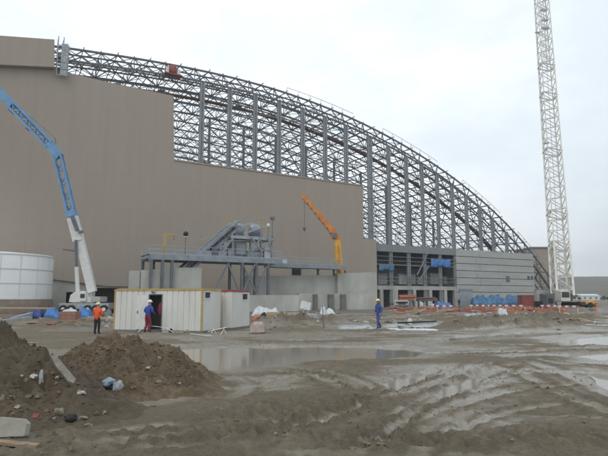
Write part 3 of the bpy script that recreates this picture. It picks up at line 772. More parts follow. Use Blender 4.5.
for k, (x0, x1) in enumerate(((314.5, 318), (329.5, 334.5), (342, 346.5))):
    t0, t1 = T(x0, -15.8), T(x1, -15.8); mb = MB(); mb.box(t0, t1, -15.7, -15.21, -.2, W(x0, 294.2, -15.7)[1]); mb.box(t0 - .1, t1 + .1, -15.8, -15.22, -.2, .25)
    o = mb.solo('buttress_post', 'dark_concrete', ('narrow dark buttress standing on the ledge wall, nearest the low front wall', 'widest dark buttress standing against the concrete ledge wall', 'dark buttress standing against the ledge wall nearest the man in blue')[k], 'buttress')
    o.location = B(o.location.x, o.location.y, o.location.z); o.rotation_euler = (0, 0, TH)
site_wall('low grey concrete wall in front of the platform legs, right of the cabins', 238, 299, 295, -20, .6, 'pale_wall')
site_wall('pale concrete slab wall of several upright panels behind the yellow trimmed cabin', 128, 172, 270.5, -18.9, .5, 'pale_wall', 4, 269)
site_wall('single tall pale concrete panel under the conveyor foot behind the cabin', 172.5, 201, 267.5, -18.85, .45, 'pale_wall')

# ------------------------------------------------------------------ conveyor platform
WP = -19.4
pl = thing('conveyor_platform', 'grey steel conveyor platform with inclined belt gallery and two drive drums', 'conveyor', B(T(250, WP), WP, 0), TH); PC = T(250, WP)
def L2(px, py, w=WP): t, z = W(px, py, w); return (t - PC, w - WP, z)
def pb(mb, name, m, par=None): return mb.build(name, m, par or pl, False)
zd = W(250, 257, WP)[1]; tA, tB = T(148, WP) - PC, T(347, WP) - PC; tM = T(282, WP) - PC; tB = T(347, WP + 4.3) - PC
mb = MB(); mb.box(tA, tM, 0, 5, zd - .12, zd); mb.box(tM, tB, 4.3, 7.2, zd - .5, zd - .38); pb(mb, 'deck', 'galv')
mb = MB()
for w in (0, 2.5, 5):
    mb.beam((tA, w - .02, zd - .5), (tM, w - .02, zd - .5), .25, .74)
for w in (4.4, 6.65): mb.beam((tM + .13, w, zd - .8), (tB, w, zd - .8), .2, .58)
t = tA
while t < tB: mb.beam((t, 4.45 if t > tM else .15, zd - .5 - (.3 if t > tM else 0)), (t, 6.9 if t > tM else 4.3, zd - .5 - (.3 if t > tM else 0)), .2, .4); t += 2.2
pb(mb, 'deck_beam', 'pale_blue_steel')
def leg(px, y1=None, w=0.0, a=.36, m='dark_steel'):
    t = T(px, WP) - PC; mb = MB(); mb.beam((t, w + .02, -.2), (t, w + .02, zd - .86), a, a, (1, 0, 0)); mb.box(t - .4, t + .4, w - .35, w + .4, -.2, .12); pb(mb, 'leg', m)
for px in (150, 161.3, 171, 241.6, 256, 268): leg(px); leg(px, w=4.8)
zA = W(339, 275.8, -13)[1]
for px in (318, 334, 345.5):
    t = T(px, -12.75) - PC; mb = MB(); mb.beam((t, 6.65, zA), (t, 6.65, zd - 1.1), .3, .3, (1, 0, 0)); pb(mb, 'leg', 'dark_steel')
for a, b_ in (((228, 263), (239, 291)), ((243, 264), (255.5, 292)), ((255, 264), (243, 292)), ((267, 266), (257, 292)), ((228, 264), (215, 290)), ((153, 274), (149, 258))):
    mb = MB(); mb.beam(L2(*a), L2(*b_), .22); pb(mb, 'brace', 'steel')
# railings
def railing(pts, w, h=1.1, name='railing'):
    mb = MB()
    for (t0, z0), (t1, z1) in zip(pts[:-1], pts[1:]):
        for k in (.5, 1): mb.beam((t0, w, z0 + h * k), (t1, w, z1 + h * k), .06)
        n = max(1, int(abs(t1 - t0) / 1.6))
        for i in range(n + 1):
            u = i / n; tt_, z_ = t0 + (t1 - t0) * u, z0 + (z1 - z0) * u; mb.beam((tt_, w, z_), (tt_, w, z_ + h), .06)
    pb(mb, name, 'galv')
railing([(tA, zd), (tM, zd)], .05); railing([(tA, zd), (tM, zd)], 4.95); railing([(tM, zd - .38), (tB, zd - .38)], 4.4); railing([(tM, zd - .38), (tB, zd - .38)], 7.1)
# inclined belt gallery
p0, p1 = Vector(L2(160, 288, WP + 2)), Vector(L2(235.5, 221.5, WP + 2)); p0.y = 1.6; p1.y = 1.6
dv = Vector((0, 2.0, 0)); upv = Vector((0, 0, 1.3))
mb = MB()
for o_ in (Vector(), dv): mb.beam(p0 + o_, p1 + o_, .28, .42); mb.beam(p0 + o_ - upv, p1 + o_ - upv, .28, .42)
n = 14; mw = MB()
for i in range(n):
    a, b_ = p0.lerp(p1, i / n), p0.lerp(p1, (i + 1) / n)
    for o_ in (Vector(), dv): mw.beam((a if i % 2 else a - upv) + o_, (b_ - upv if i % 2 else b_) + o_, .14)
    mw.beam(a, a + dv, .1)
pb(mb, 'conveyor_truss', 'galv'); pb(mw, 'truss_web', 'steel')
mb = MB(); mb.beam(p0 + Vector((0, .15, -.65)), p1 + Vector((0, .15, -.65)), .05, .85); mb.beam(p0 + Vector((0, 1.85, -.65)), p1 + Vector((0, 1.85, -.65)), .05, .85); pb(mb, 'side_sheet', 'dark_steel')
mb = MB(); mb.beam(p0 + dv / 2 - Vector((0, 0, .35)), p1 + dv / 2 - Vector((0, 0, .35)), 1.5, .14); pb(mb, 'belt', 'black')
mb = MB(); mb.beam(p0 + Vector((0, -.6, -.2)), p1 + Vector((0, -.6, -.2)), .7, .1)
pb(mb, 'gallery_stair', 'steel')
# head platform, chute, drums
zh = W(250, 236, WP)[1]; h0, h1 = T(231, WP) - PC, T(275, WP) - PC
mb = MB(); mb.box(h0, h1, .3, 4.7, zh - .45, zh); pb(mb, 'head_deck', 'galv')
railing([(T(262, WP) - PC, zh), (h1, zh)], .4)
def drum(px, py, r):
    c = Vector(L2(px, py, WP + 1)); mb = MB()
    x = c.x; z = c.z
    prof = ((-.86, .45), (-.78, .75), (-.6, .93), (-.3, 1), (.3, 1), (.6, .93), (.78, .75), (.86, .45))
    for (xa, ra), (xb, rb) in zip(prof[:-1], prof[1:]): mb.tube((x + xa, 2.2, z), (x + xb, 2.2, z), r * ra, r * rb, 20, False)
    for xe in (-.86, .86): mb.tube((x + xe - .02, 2.2, z), (x + xe + .02, 2.2, z), r * .45, r * .45, 20)
    o_ = pb(mb, 'drive_drum', 'galv')
    mb = MB(); mb.box(x - .7, x + .7, 1.5, 2.9, zh + .003, z - r * .5); pb(mb, 'drum_bed', 'dark_steel', o_)
drum(241, 228.5, .92); drum(257.8, 229, .88)
mb = MB(); a = T(236, WP) - PC; b_ = T(249, WP) - PC; mb.box(a, b_, 1.2, 3.8, zd + .003, zh - .46); mb.box(a + .3, b_ - .3, .9, 1.19, zd + .4, zh - 1.2); pb(mb, 'chute', 'col_steel')
for q in (((251, 237), (262, 252)), ((262, 237), (252, 250)), ((268, 237), (272, 253)), ((233, 238), (222, 253)), ((275, 237), (264, 247))): mb = MB(); mb.beam(L2(*q[0]), L2(*q[1]), .2); pb(mb, 'head_brace', 'pale_blue_steel')
for px in (233, 252, 262, 273):
    t = T(px, WP) - PC
    for w in (.5, 4.5): mb = MB(); mb.beam((t, w, zd), (t, w, zh - .46), .22); pb(mb, 'head_post', 'pale_blue_steel')
mb = MB(); c = L2(256, 250); mb.box(c[0] - .9, c[0] + 1.6, 1, 3.5, zd + .003, zd + 1.0); pb(mb, 'machinery_box', 'galv'); mb = MB(); c = L2(214, 251); mb.box(c[0] - 2.2, c[0] + 2.2, .6, 1.4, zd + .003, zd + .7); pb(mb, 'machinery_box', 'galv')
c = L2(270.5, 245); mb = MB(); mb.box(c[0] - .5, c[0] + .5, 1, 3, zd + .003, zd + 1.6); c = L2(288, 252); mb.box(c[0] - .6, c[0] + 2.4, 4.8, 6.4, zd - .37, zd + .3); pb(mb, 'control_cabinet', 'white')
rn = random.Random(9)
for i in range(9):
    t = T(208 + i * 8, WP) - PC; h_ = .5 + rn.random() * .9; w_ = .5 + rn.random() * 2.5; mb = MB(); mb.box(t - .3 - rn.random() * .5, t + .4, w_, w_ + .8, zd + .003, zd + h_); pb(mb, 'machinery_box', ('galv', 'dark_steel', 'steel')[i % 3])
for a, b_ in (((230, 240), (276, 240)), ((246, 233), (270, 225)), ((232, 226), (262, 221.5)), ((252, 247), (284, 252)), ((222, 248), (240, 236))):
    mb = MB(); p, q = Vector(L2(*a)), Vector(L2(*b_)); p.y = q.y = 1.0; mb.beam(p, q, .2); pb(mb, 'pipe_run', 'galv')
# masts and lamps on the platform
def mast(label, px, y0, y1, w, name, cat, fn=None):
    p = Vector(L2(px, y0, WP)); q = W(px, y1, WP)[1]; base = B(p.x + PC, w + WP, p.z)
    o_ = thing(name, label, cat, base, TH); mb = MB(); mb.tube((0, 0, 0), (0, 0, q - p.z), .06, .05, 8); mb.box(-.18, .18, -.18, .18, 0, .06); mb.build('pole', 'dark_steel', o_, False)
    if fn: fn(o_, q - p.z)
    return o_
def ball(o_, h): mb = MB(); mb.lathe([(.01, h + .72), (.26, h + .6), (.38, h + .3), (.26, h + .06), (.06, h)], n=14); mb.build('lamp_globe', 'black', o_, False); mb = MB(); mb.lathe([(.16, h - .12), (.2, h), (.05, h + .02)], n=12); mb.build('collar', 'white', o_, False)
mast('black globe lamp on a thin post above the left deck of the conveyor platform', 186, 256, 236, .4, 'deck_lamp', 'lamp', ball)
def flood(o_, h): mb = MB(); mb.box(-.3, .3, -.2, .1, h - .5, h); mb.build('lamp_head', 'dark_steel', o_, False)
mast('tall thin dark lamp post at the right end of the upper head deck', 274, 237, 216.5, .6, 'deck_lamp', 'lamp', flood)
def sirens(o_, h): mb = MB(); mb.lathe([(.02, h + .2), (.2, h + .14), (.26, h - .15), (.2, h - .4), (.02, h - .45)], n=14); mb.build('dish', 'white', o_, False)
mast('small white rounded box on a post beside the drive drums', 270.5, 237, 224, .8, 'signal_post', 'lamp', sirens)
def yel(o_, h): mb = MB(); mb.beam((0, 0, h), (-1.0, 0, h), .14); mb.beam((0, 0, h * .5), (0, 0, h), .15); mb.build('arm', 'yellow', o_, False)
mast('short yellow bracket post beside the right drive drum', 264.5, 237, 218.5, .8, 'bracket_post', 'post', yel)
mast('short yellow bracket post at the top end of the inclined belt', 233, 234, 218.5, .8, 'bracket_post', 'post', yel)
dv_ = thing('davit_crane', 'yellow davit hoist post with a short arm on the left platform end', 'hoist', B(T(163.5, WP), WP + .5, zd), TH)
hh = W(163.5, 234.5, WP)[1] - zd; mb = MB(); mb.beam((0, 0, 0), (0, 0, hh), .3); mb.box(-.3, .3, -.3, .3, 0, .08); mb.build('post', 'yellow', dv_, False)
al = T(174.5, WP) - T(163.5, WP); mb = MB(); mb.beam((-.15, 0, hh + .11), (al, 0, hh + .11), .22); mb.beam((0, 0, hh - .9), (.9, 0, hh), .12); mb.build('arm', 'yellow', dv_, False)
mb = MB(); mb.tube((al - .2, 0, hh - .7), (al - .2, 0, hh), .025, n=5); mb.build('hook_cable', 'black', dv_, False)
mb = MB(); a, b_ = Vector(L2(244, 216.5)), Vector(L2(189, 241)); pts = [a.lerp(b_, i / 10) - Vector((0, 0, 2.2 * (i / 10) * (1 - i / 10) * 1.6)) for i in range(11)]; mb.path(pts, .045, 5); pb(mb, 'cable', 'galv')

# ------------------------------------------------------------------ white storage tank
tk = thing('storage_tank', 'round white storage tank with ribbed bands on a raised brown base', 'tank', P(0, 312, 71.2)); tk.location.z = 0
zb0 = P(0, 299.5, 71.2).z; zt0 = P(0, 256.5, 71.2).z; RT = 45.3 * 71.2 / F
mb = MB(); mb.lathe([(RT * 1.0, zb0), (RT, zt0), (RT * .98, zt0 + .12), (0.01, zt0 + .7)], n=72); mb.build('shell', 'tank', tk, False)
for y in (256.8, 270.5, 284, 298.8):
    z = P(0, y, 71.2).z; mb = MB(); mb.lathe([(RT + .003, z - .07), (RT + .05, z - .07), (RT + .05, z + .07), (RT + .003, z + .07)], n=72, smooth=False); mb.build('band', 'tank_rib', tk, False)
mb = MB()
for i in range(17): a = R(5.5 + i * 360 / 17 - 90); mb.obox((math.cos(a) * (RT + .02), math.sin(a) * (RT + .02), (zb0 + zt0) / 2), .04, .07, zt0 - zb0 - .2, (0, 0, a))
mb.build('seam', 'tank_rib', tk, False)
mb = MB(); mb.lathe([(RT * 1.06, -.3), (RT * 1.03, zb0 - .004), (.1, zb0 - .004)], n=60); mb.build('base_ring', M['wood'] if False else mat('brown_concrete', (.20, .165, .13), .9, .3, 1.2), tk, False)

# ------------------------------------------------------------------ mobile crane with blue lattice jib
DC = 70.0; kc = DC / F
mc = thing('mobile_crane', 'mobile crane with white telescopic boom and blue folded lattice jib', 'crane', P(86, 313, DC)); mc.location.z = gz(mc.location.x, DC)
def cb(mb, name, m, par=None): return mb.build(name, m, par or mc)
mb = MB(); a, b_ = P(64, 303, DC), P(112, 311, DC); mb.box(a.x, b_.x, DC - 1.3, DC + 1.3, b_.z + .3, a.z); cb(mb, 'chassis', 'grey_plastic')
for px in (68, 76, 92, 100, 108):
    for s_ in (-1, 1):
        p = P(px, 309, DC); mb = MB(); mb.tube((p.x, DC + s_ * 1.3 - .22, .55), (p.x, DC + s_ * 1.3 + .22, .55), .55, .55, 18); w_ = cb(mb, 'wheel', 'black')
        mb = MB(); mb.tube((p.x, DC + s_ * 1.3 - .24, .55), (p.x, DC + s_ * 1.3 + .24, .55), .25, .25, 12); cb(mb, 'rim', 'white', w_)
mb = MB(); pr = [(72.5, 302), (74, 295), (80, 291), (87, 291), (90, 297), (103, 297), (103, 302)]; vs = [P(x, y, DC) for x, y in pr]
mb.prism([(v.x, v.z) for v in vs], DC - 1.1, DC + 1.1); cb(mb, 'superstructure', 'white')
mb = MB(); a, b_ = P(84.5, 293, DC), P(90, 301, DC); mb.box(a.x, b_.x, DC - 1.5, DC - 1.12, b_.z, a.z); cab = cb(mb, 'cab', 'white')
mb = MB(); a, b_ = P(85.2, 294, DC), P(89.3, 298, DC); mb.box(a.x, b_.x, DC - 1.53, DC - 1.503, b_.z, a.z); cb(mb, 'cab_window', 'glass', cab)
mb = MB(); a, b_ = P(95, 296.5, DC), P(103.5, 301.5, DC); mb.box(a.x, b_.x, DC - 1.3, DC + 1.3, b_.z, a.z); cb(mb, 'counterweight', 'pale_concrete')
mb = MB(); mb.beam(P(92.5, 292, DC), P(77, 229, DC), 8 * kc, 5 * kc, (0, 1, 0)); cb(mb, 'main_boom', 'white')
mb = MB(); mb.beam(P(78.5, 241, DC - .05), P(72.5, 217, DC - .05), 9.5 * kc, 6 * kc, (0, 1, 0)); cb(mb, 'boom_head', 'white')
mb = MB(); mb.beam(P(77.3, 230.5, DC - .8), P(72, 216, DC - .8), 3 * kc, 3 * kc, (0, 1, 0)); cb(mb, 'boom_fitting', 'dark_steel'); mb = MB(); mb.beam(P(79, 232.5, DC - .7), P(83, 231.5, DC - .7), 2.4 * kc); cb(mb, 'boom_fitting', 'dark_steel'); mb = MB(); mb.beam(P(63, 249.5, DC - .6), P(75, 251, DC - .6), 1.6 * kc); cb(mb, 'boom_fitting', 'dark_steel')
mb = MB(); mb.tube(P(75.8, 240, DC - .6), P(76.6, 268, DC - .6), 1.3 * kc, n=10); cb(mb, 'ram_rod', 'dark_steel')
mb = MB(); mb.tube(P(76.6, 267, DC - .6), P(78, 297, DC - .6), 2.0 * kc, n=12); cb(mb, 'ram_cylinder', 'white')
mb = MB(); mb.lattice(P(72.5, 217, DC), P(57.5, 154, DC), 7 * kc, 7.5 * kc, 9, .22, .10, dep=.6); mb.beam(P(72.5, 217, DC), P(71, 211, DC), 8.5 * kc, 8.5 * kc, (0, 1, 0)); cb(mb, 'lower_jib', 'blue_paint')
mb = MB(); mb.beam(P(59.5, 157, DC), P(49, 143, DC), 8.5 * kc, 5 * kc, (0, 1, 0)); cb(mb, 'jib_knuckle', 'blue_paint')
mb = MB(); mb.lattice(P(50, 145, DC), P(12, 105, DC), 7 * kc, 7 * kc, 9, .28, .12, dep=.6)
a, b_ = P(50, 145, DC), P(12, 105, DC); mb.beam(a + Vector((.25, .5, .2)), b_ + Vector((.25, .5, .2)), .5, .3, (0, 1, 0)); cb(mb, 'upper_jib', 'blue_paint')
mb = MB(); mb.beam(P(12.5, 105.5, DC), P(-30, 60, DC), 8 * kc, 5 * kc, (0, 1, 0)); cb(mb, 'jib_tip', 'blue_paint')
mb = MB(); mb.beam(P(9, 109, DC - .2), P(14, 113, DC - .2), 3 * kc); cb(mb, 'jib_fitting', 'dark_steel'); mb = MB(); mb.beam(P(26, 128, DC - .2), P(29, 130, DC - .2), 2 * kc); cb(mb, 'jib_fitting', 'dark_steel'); mb = MB(); mb.tube(P(55, 138, DC), P(56, 144, DC), .06, n=5); mb.tube(P(55, 138, DC), P(30, 116, DC), .03, n=5); cb(mb, 'jib_fittings', 'dark_steel')

# ------------------------------------------------------------------ orange crane behind the platform
DO = 95.0; ko = DO / F
oc = thing('loader_crane', 'orange folding crane boom rising behind the concrete wall with a hanging hook', 'crane', P(343, 305, DO)); oc.location.z = 0
def ob(mb, name, m, par=None): return mb.build(name, m, par or oc)
mb = MB(); mb.beam(P(342.5, 303, DO), P(337, 240, DO), 6.5 * ko, 6.5 * ko, (0, 1, 0)); ob(mb, 'mast', 'yellow2')
mb = MB(); mb.beam(P(340.5, 276, DO - .7), P(338.5, 246, DO - .7), 1.4 * ko, 1.0 * ko, (0, 1, 0)); ob(mb, 'mast_rail', 'orange')
mb = MB(); mb.tube(P(335.2, 264, DO - .5), P(334.6, 240, DO - .5), 1.1 * ko, n=8); ob(mb, 'lift_cylinder', 'yellow')
mb = MB(); mb.beam(P(339, 243, DO), P(331, 229, DO), 6.8 * ko, 6 * ko, (0, 1, 0)); ob(mb, 'knuckle', 'orange')
mb = MB(); mb.beam(P(334.5, 238, DO - .8), P(335, 233, DO - .8), 3.6 * ko, 2 * ko); ob(mb, 'knuckle_pin', 'dark_steel')
mb = MB(); mb.beam(P(334, 233.5, DO), P(318, 213.5, DO), 5.6 * ko, 5 * ko, (0, 1, 0)); mb.beam(P(319, 215, DO), P(304.5, 197.5, DO), 4.4 * ko, 4 * ko, (0, 1, 0)); ob(mb, 'boom', 'orange')
mb = MB()
for i in range(7):
    u = i / 6; p = P(332, 232.5, DO - .55).lerp(P(308, 203, DO - .55), u); mb.beam(p, p + Vector((-.35, 0, -.2)), .25, .2)
ob(mb, 'hose_clamp', 'dark_steel')
mb = MB(); mb.beam(P(306, 198.5, DO), P(302, 196.5, DO), 4.6 * ko, 3 * ko, (0, 1, 0)); mb.beam(P(304, 197, DO - .1), P(304.5, 194.5, DO - .1), 1.4 * ko); ob(mb, 'boom_tip', 'orange')
mb = MB(); mb.tube(P(304.3, 198, DO), P(304.3, 227, DO), .05, n=5); ob(mb, 'hoist_rope', 'dark_steel')
mb = MB(); p = P(304.3, 228.5, DO); mb.lump(p, .28, .28, .42, 2, .05); hk = ob(mb, 'hook_block', 'dark_steel')
mb = MB(); mb.path([p + Vector((0, 0, -.3)), p + Vector((.12, 0, -.55)), p + Vector((0, 0, -.7)), p + Vector((-.12, 0, -.58))], .05); ob(mb, 'hook', 'dark_steel', hk)
mb = MB(); p = P(343, 305, DO); mb.box(p.x - 3.2, p.x + 3.2, DO - 1.25, DO + 1.25, .5, 1.5); ob(mb, 'truck_bed', 'dark_steel')

# ------------------------------------------------------------------ white lattice crawler crane
DB0, DB1 = 108.0, 150.0
cc = thing('crawler_crane', 'tall cream lattice boom crawler crane rising out of the picture', 'crane', P(564, 303, DB0)); cc.location.z = 0
def ccb(mb, name, m, par=None): return mb.build(name, m, par or cc)
def bp_(y, xo=0.0):                       # point along the boom centre at image row y
    u = (302 - y) / 302; xc = 563.2 + (541.5 - 563.2) * u
    D = DB0 + (DB1 - DB0) * u; return P(xc + xo, y, D), D
rows = [(296, 246), (246, 215), (215, 152), (152, 96), (96, 67), (67, -25)]
for i, (ya, yb) in enumerate(rows):
    (a, Da), (b_, Db) = bp_(ya), bp_(yb)
    wpx = lambda y: 17.2 + (12.0 - 17.2) * (302 - y) / 302
    mb = MB(); nn = {0: 8, 1: 6, 2: 12, 3: 12, 4: 6, 5: 19}[i]
    rc = .42 if i == 0 else .28; rw = .30 if i == 0 else .15
    mb.lattice(a, b_, wpx(ya) * Da / F, wpx(yb) * Db / F, nn, rc, rw, dep=.62)
    s = wpx(yb) * Db / F + .25; d = (b_ - a).normalized()
    mb.beam(b_ - d * .3, b_ + d * .25, s, s, (0, 1, 0)) if False else None
    x = d.cross(Vector((0, 1, 0))).normalized(); y_ = x.cross(d).normalized()
    q = [b_ + x * (i_ * s / 2) + y_ * (j_ * s * .62 / 2) for i_, j_ in ((-1, -1), (1, -1), (1, 1), (-1, 1))]
    for k in range(4): mb.beam(q[k], q[(k + 1) % 4], .26)
    ccb(mb, 'boom_section', 'cream')
mb = MB()
(a, Da), (b_, Db) = bp_(66), bp_(-25); mb.lattice(a, b_, 5 * Da / F, 6.5 * Db / F, 20, .14, .10); ccb(mb, 'inner_mast', 'white')
mb = MB()
for ya, yb, xa, xb in ((290, -20, -13, -8.5), (145, 35, -10, -9.5), (290, -20, -5, -1), (290, -20, 3, 1)):
    (a, Da), (b_, Db) = bp_(ya, xa), bp_(yb, xb); mb.tube(a - Vector((0, 1.5, 0)), b_ - Vector((0, 1.5, 0)), .06, n=5)
ccb(mb, 'hoist_rope', 'galv')
mb = MB()
for y in (145, 35): (a, Da) = bp_(y, -10); mb = MB(); mb.beam(a - Vector((.3, 1.5, 0)), a + Vector((1, -1.5, 0)), .35); ccb(mb, 'boom_fitting', 'grey_plastic')
for y in (30, 22, 12): (a, Da) = bp_(y, 0); mb = MB(); mb.obox(a - Vector((0, 1, 0)), 2.0, .7, .5); ccb(mb, 'boom_fitting', 'grey_plastic')
c0 = cc.location
mb = MB(); a, b_ = P(555, 298, DB0), P(574, 303, DB0); mb.box(a.x, b_.x, DB0 + .5, DB0 + 7, 1.3, 2.9); ccb(mb, 'upper_carriage', 'dark_steel')
mb = MB(); mb.box(a.x + .2, a.x + 2.0, DB0 - 2.2, DB0 + .49, 1.4, 3.4); cab = ccb(mb, 'cab', 'cream'); mb = MB(); mb.box(a.x + .35, a.x + 1.85, DB0 - 2.24, DB0 - 2.203, 2.1, 3.2); ccb(mb, 'cab_window', 'glass', cab)
for s_ in (-1, 1):
    x = c0.x + s_ * 2.9; mb = MB(); pr = [(-4.2, .6), (-3.7, .1), (3.7, .1), (4.2, .6), (3.7, 1.2), (-3.7, 1.2)]
    n = len(pr); mb.add([(x - .55, DB0 + 2 + p_[0], p_[1]) for p_ in pr] + [(x + .55, DB0 + 2 + p_[0], p_[1]) for p_ in pr], [tuple(range(n)), tuple(range(2 * n - 1, n - 1, -1))] + [(i, n + i, n + (i + 1) % n, (i + 1) % n) for i in range(n)]); ccb(mb, 'track', 'black')
for k in range(4):
    mb = MB(); mb.box(c0.x - 2.3, c0.x + 2.6, DB0 + 7.05, DB0 + 8.6, 1.3 + k * .62, 1.3 + k * .62 + .6); ccb(mb, 'counterweight', 'concrete')
# dark generator beside the crane
p = P(549, 305, 100); gs = thing('site_generator', 'dark boxy generator between the red container and the crane foot', 'generator', (p.x, 100, 0)); z1 = P(549, 293.5, 100).z
mb = MB(); mb.prism([(-.75, .25), (.75, .25), (.75, z1 - .5), (.45, z1), (-.6, z1), (-.75, z1 - .3)], -.9, .9); mb.build('housing', 'dark_steel', gs, False)
mb = MB(); mb.box(-.8, .8, -1, 1, 0, .24); mb.build('skid', 'black', gs, False); mb = MB(); mb.tube((.3, 0, z1 - .1), (.3, 0, z1 + .4), .07); mb.build('exhaust', 'black', gs, False)
mb = MB(); mb.box(-.5, .4, -.95, -.91, 1.0, z1 - .9); mb.build('grille', 'black', gs, False)

# ------------------------------------------------------------------ site cabins
def cabin(name, label, corner, ang, Lx, Wd, H, trim, group):
    """corner = near right corner of the long front; local x runs left along the front (negative), y runs along the end"""
    o = thing(name, label, 'site cabin', corner, ang, group)
    return o
cA = GP(201.8, 333); cA.z = gz(cA.x, cA.y) + .02
lft = GP(113, 331.3); ang = math.atan2(cA.y - lft.y, cA.x - lft.x); LX = (cA - lft).xy.length; HC = P(201.8, 288.8, cA.y).z - cA.z
ANG = ang; WD = 2.4

# end wall direction chosen so that the end shows as in the photo
def cabin_build(o, LX, WD, H, trim, door, winx, sheet='cabin', corr=.28):
    base = .12
    def wall(x0, x1, z0, z1):                              # ribbed front sheet
        mb = MB(); n = max(1, round((x1 - x0) / .36)); vs = []
        pts = [(x0, 0)]
        for i in range(1, n):
            x = x0 + (x1 - x0) * i / n; pts += [(x - .045, 0), (x - .025, .045), (x + .025, .045), (x + .045, 0)]
        pts.append((x1, 0))
        for x, y in pts: vs += [(x, y, z0), (x, y, z1)]
        mb.add(vs, [(2 * i, 2 * i + 2, 2 * i + 3, 2 * i + 1) for i in range(len(pts) - 1)]); return mb
    mb = MB()
    segs = [(-LX + .09, door[0], base, H - .103), (door[1], -.09, base, H - .103), (door[0], door[1], door[2], H - .103)] if door else [(-LX + .09, -.09, base, H - .103)]
    for s_ in segs:
        w_ = wall(*s_); mb.add(w_.v, w_.f)
    mb.box(-LX + .05, -.05, WD - .06, WD, base, H - .103); mb.box(-LX, -LX + .05, .05, WD - .05, base, H - .103)
    mb.build('wall', sheet, o, False)
    mb = MB(); x0 = -.0
    mb.box(-.06, 0, .05, winx[0], base, H - .103); mb.box(-.06, 0, winx[1], WD - .05, base, H - .103); mb.box(-.06, 0, winx[0], winx[1], base, winx[2]); mb.box(-.06, 0, winx[0], winx[1], winx[3], H - .103)
    mb.build('end_wall', 'cabin_end', o, False)
    mb = MB(); mb.box(-LX - .03, .03, -.03, WD + .03, H - .10, H - .02); mb.box(-LX + .05, -.05, .05, WD - .05, H - .015, H + .03); mb.build('roof', trim, o, False)
    mb = MB()
    for x in (-LX, -.09):
        for y in (-.02, WD - .07): mb.box(x - .005, x + .095, y, y + .09, base, H - .103)
    mb.build('corner_post', trim if trim == 'yellow' else 'cabin', o, False)
    mb = MB(); mb.box(-LX - .01, .01, -.01, WD + .01, 0, base - .003); mb.build('floor_frame', 'dark_concrete', o, False)
    mb = MB(); y0, y1, z0, z1 = winx; mb.box(-.02, .03, y0 - .06, y0, z0 - .06, z1 + .06); mb.box(-.02, .03, y1, y1 + .06, z0 - .06, z1 + .06); mb.box(-.02, .03, y0, y1, z0 - .06, z0); mb.box(-.02, .03, y0, y1, z1, z1 + .06)
    w_ = mb.build('window', 'white', o, False); mb = MB(); mb.box(-.04, -.03, y0, y1, z0, z1); mb.build('pane', 'glass', w_, False)
ENDA = 1.38 * 1.0
ca = thing('site_cabin', 'white ribbed site cabin with yellow roof trim and its dark doorway open', 'site cabin', cA, ANG + 0, 'site cabins')
inv = lambda px, dx=0: None
def front_x(px):                          # local x on the front for an image column
    r = ray(px, 320); d = Vector((math.cos(ANG), math.sin(ANG))); k = r.x / r.y
    # (cA + d*s): X = k*Y
    return (k * cA.y - cA.x) / (d.x - k * d.y)
dx0, dx1 = front_x(149), front_x(161)
dz1 = P(155, 295, cA.y).z - cA.z
def end_w(px):
    n_ = Vector((-math.sin(ANG), math.cos(ANG))); k = ray(px, 320).x / ray(px, 320).y; return (k * cA.y - cA.x) / (n_.x - k * n_.y)

WD = 2.6; dirn = Vector((math.cos(ANG), math.sin(ANG), 0)); nrm = Vector((-math.sin(ANG), math.cos(ANG), 0))
wx0, wx1 = end_w(204.2), end_w(209.5); zw1, zw0 = P(205, 292.3, 32).z - cA.z, P(205, 298, 32).z - cA.z
cabin_build(ca, LX, WD, HC, 'yellow', (dx0, dx1, dz1), (wx0, wx1, zw0, zw1))
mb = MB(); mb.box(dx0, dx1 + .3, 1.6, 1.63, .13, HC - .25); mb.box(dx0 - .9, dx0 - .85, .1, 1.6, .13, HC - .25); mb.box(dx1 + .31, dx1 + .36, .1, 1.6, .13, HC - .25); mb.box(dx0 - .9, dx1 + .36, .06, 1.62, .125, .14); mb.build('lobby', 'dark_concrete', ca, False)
mb = MB(); mb.box(dx0 - .82, dx0 - .03, -.10, -.055, .16, dz1); dl = mb.build('door', 'white', ca, False)
mb = MB(); mb.box(dx0 - .74, dx0 - .70, -.16, -.105, 1.1, 1.25); mb.build('handle', 'dark_steel', dl, False)
mb = MB(); mb.box(dx0 - .06, dx0 - .005, -.03, .06, .13, dz1 + .06); mb.box(dx1 + .005, dx1 + .06, -.03, .06, .13, dz1 + .06); mb.box(dx0 - .005, dx1 + .005, -.03, .06, dz1, dz1 + .06); mb.build('door_frame', 'dark_steel', ca, False)
mb = MB(); mb.lump(((dx0 + dx1) / 2 - .15, -.1, dz1 + .17), .13, .07, .06, 3, .0); mb.build('porch_lamp', 'dark_steel', ca, False)
# red jacket / cabinet inside
p = cA + dirn * (dx1 - .17) + nrm * .22
mb = MB(); mb.lump(p + Vector((0, 0, 1.35)), .17, .13, .42, 4, .25); mb.solo('hanging_coat', 'red_cloth', 'dark red coat hanging inside the dark doorway of the cabin', 'coat')
# second cabin
k2 = ray(231.3, 320); q = cA + nrm * (WD + .45); s2 = (k2.x / k2.y * q.y - q.x) / (dirn.x - k2.x / k2.y * dirn.y); cB = q + dirn * s2; cB.z = gz(cB.x, cB.y)
cb2 = thing('site_cabin', 'white site cabin with red roof trim half hidden behind the yellow trimmed one', 'site cabin', cB, ANG, 'site cabins')
def end_w2(px): k = ray(px, 320).x / ray(px, 320).y; return (k * cB.y - cB.x) / (nrm.x - k * nrm.y)
W2 = end_w2(249.2); zt2 = P(231, 290.3, cB.y).z - cB.z
cabin_build(cb2, 5.9, W2, zt2, 'red', None, (end_w2(242), end_w2(247), P(244, 299.5, cB.y + 1.7).z - cB.z, P(244, 293.8, cB.y + 1.7).z - cB.z))
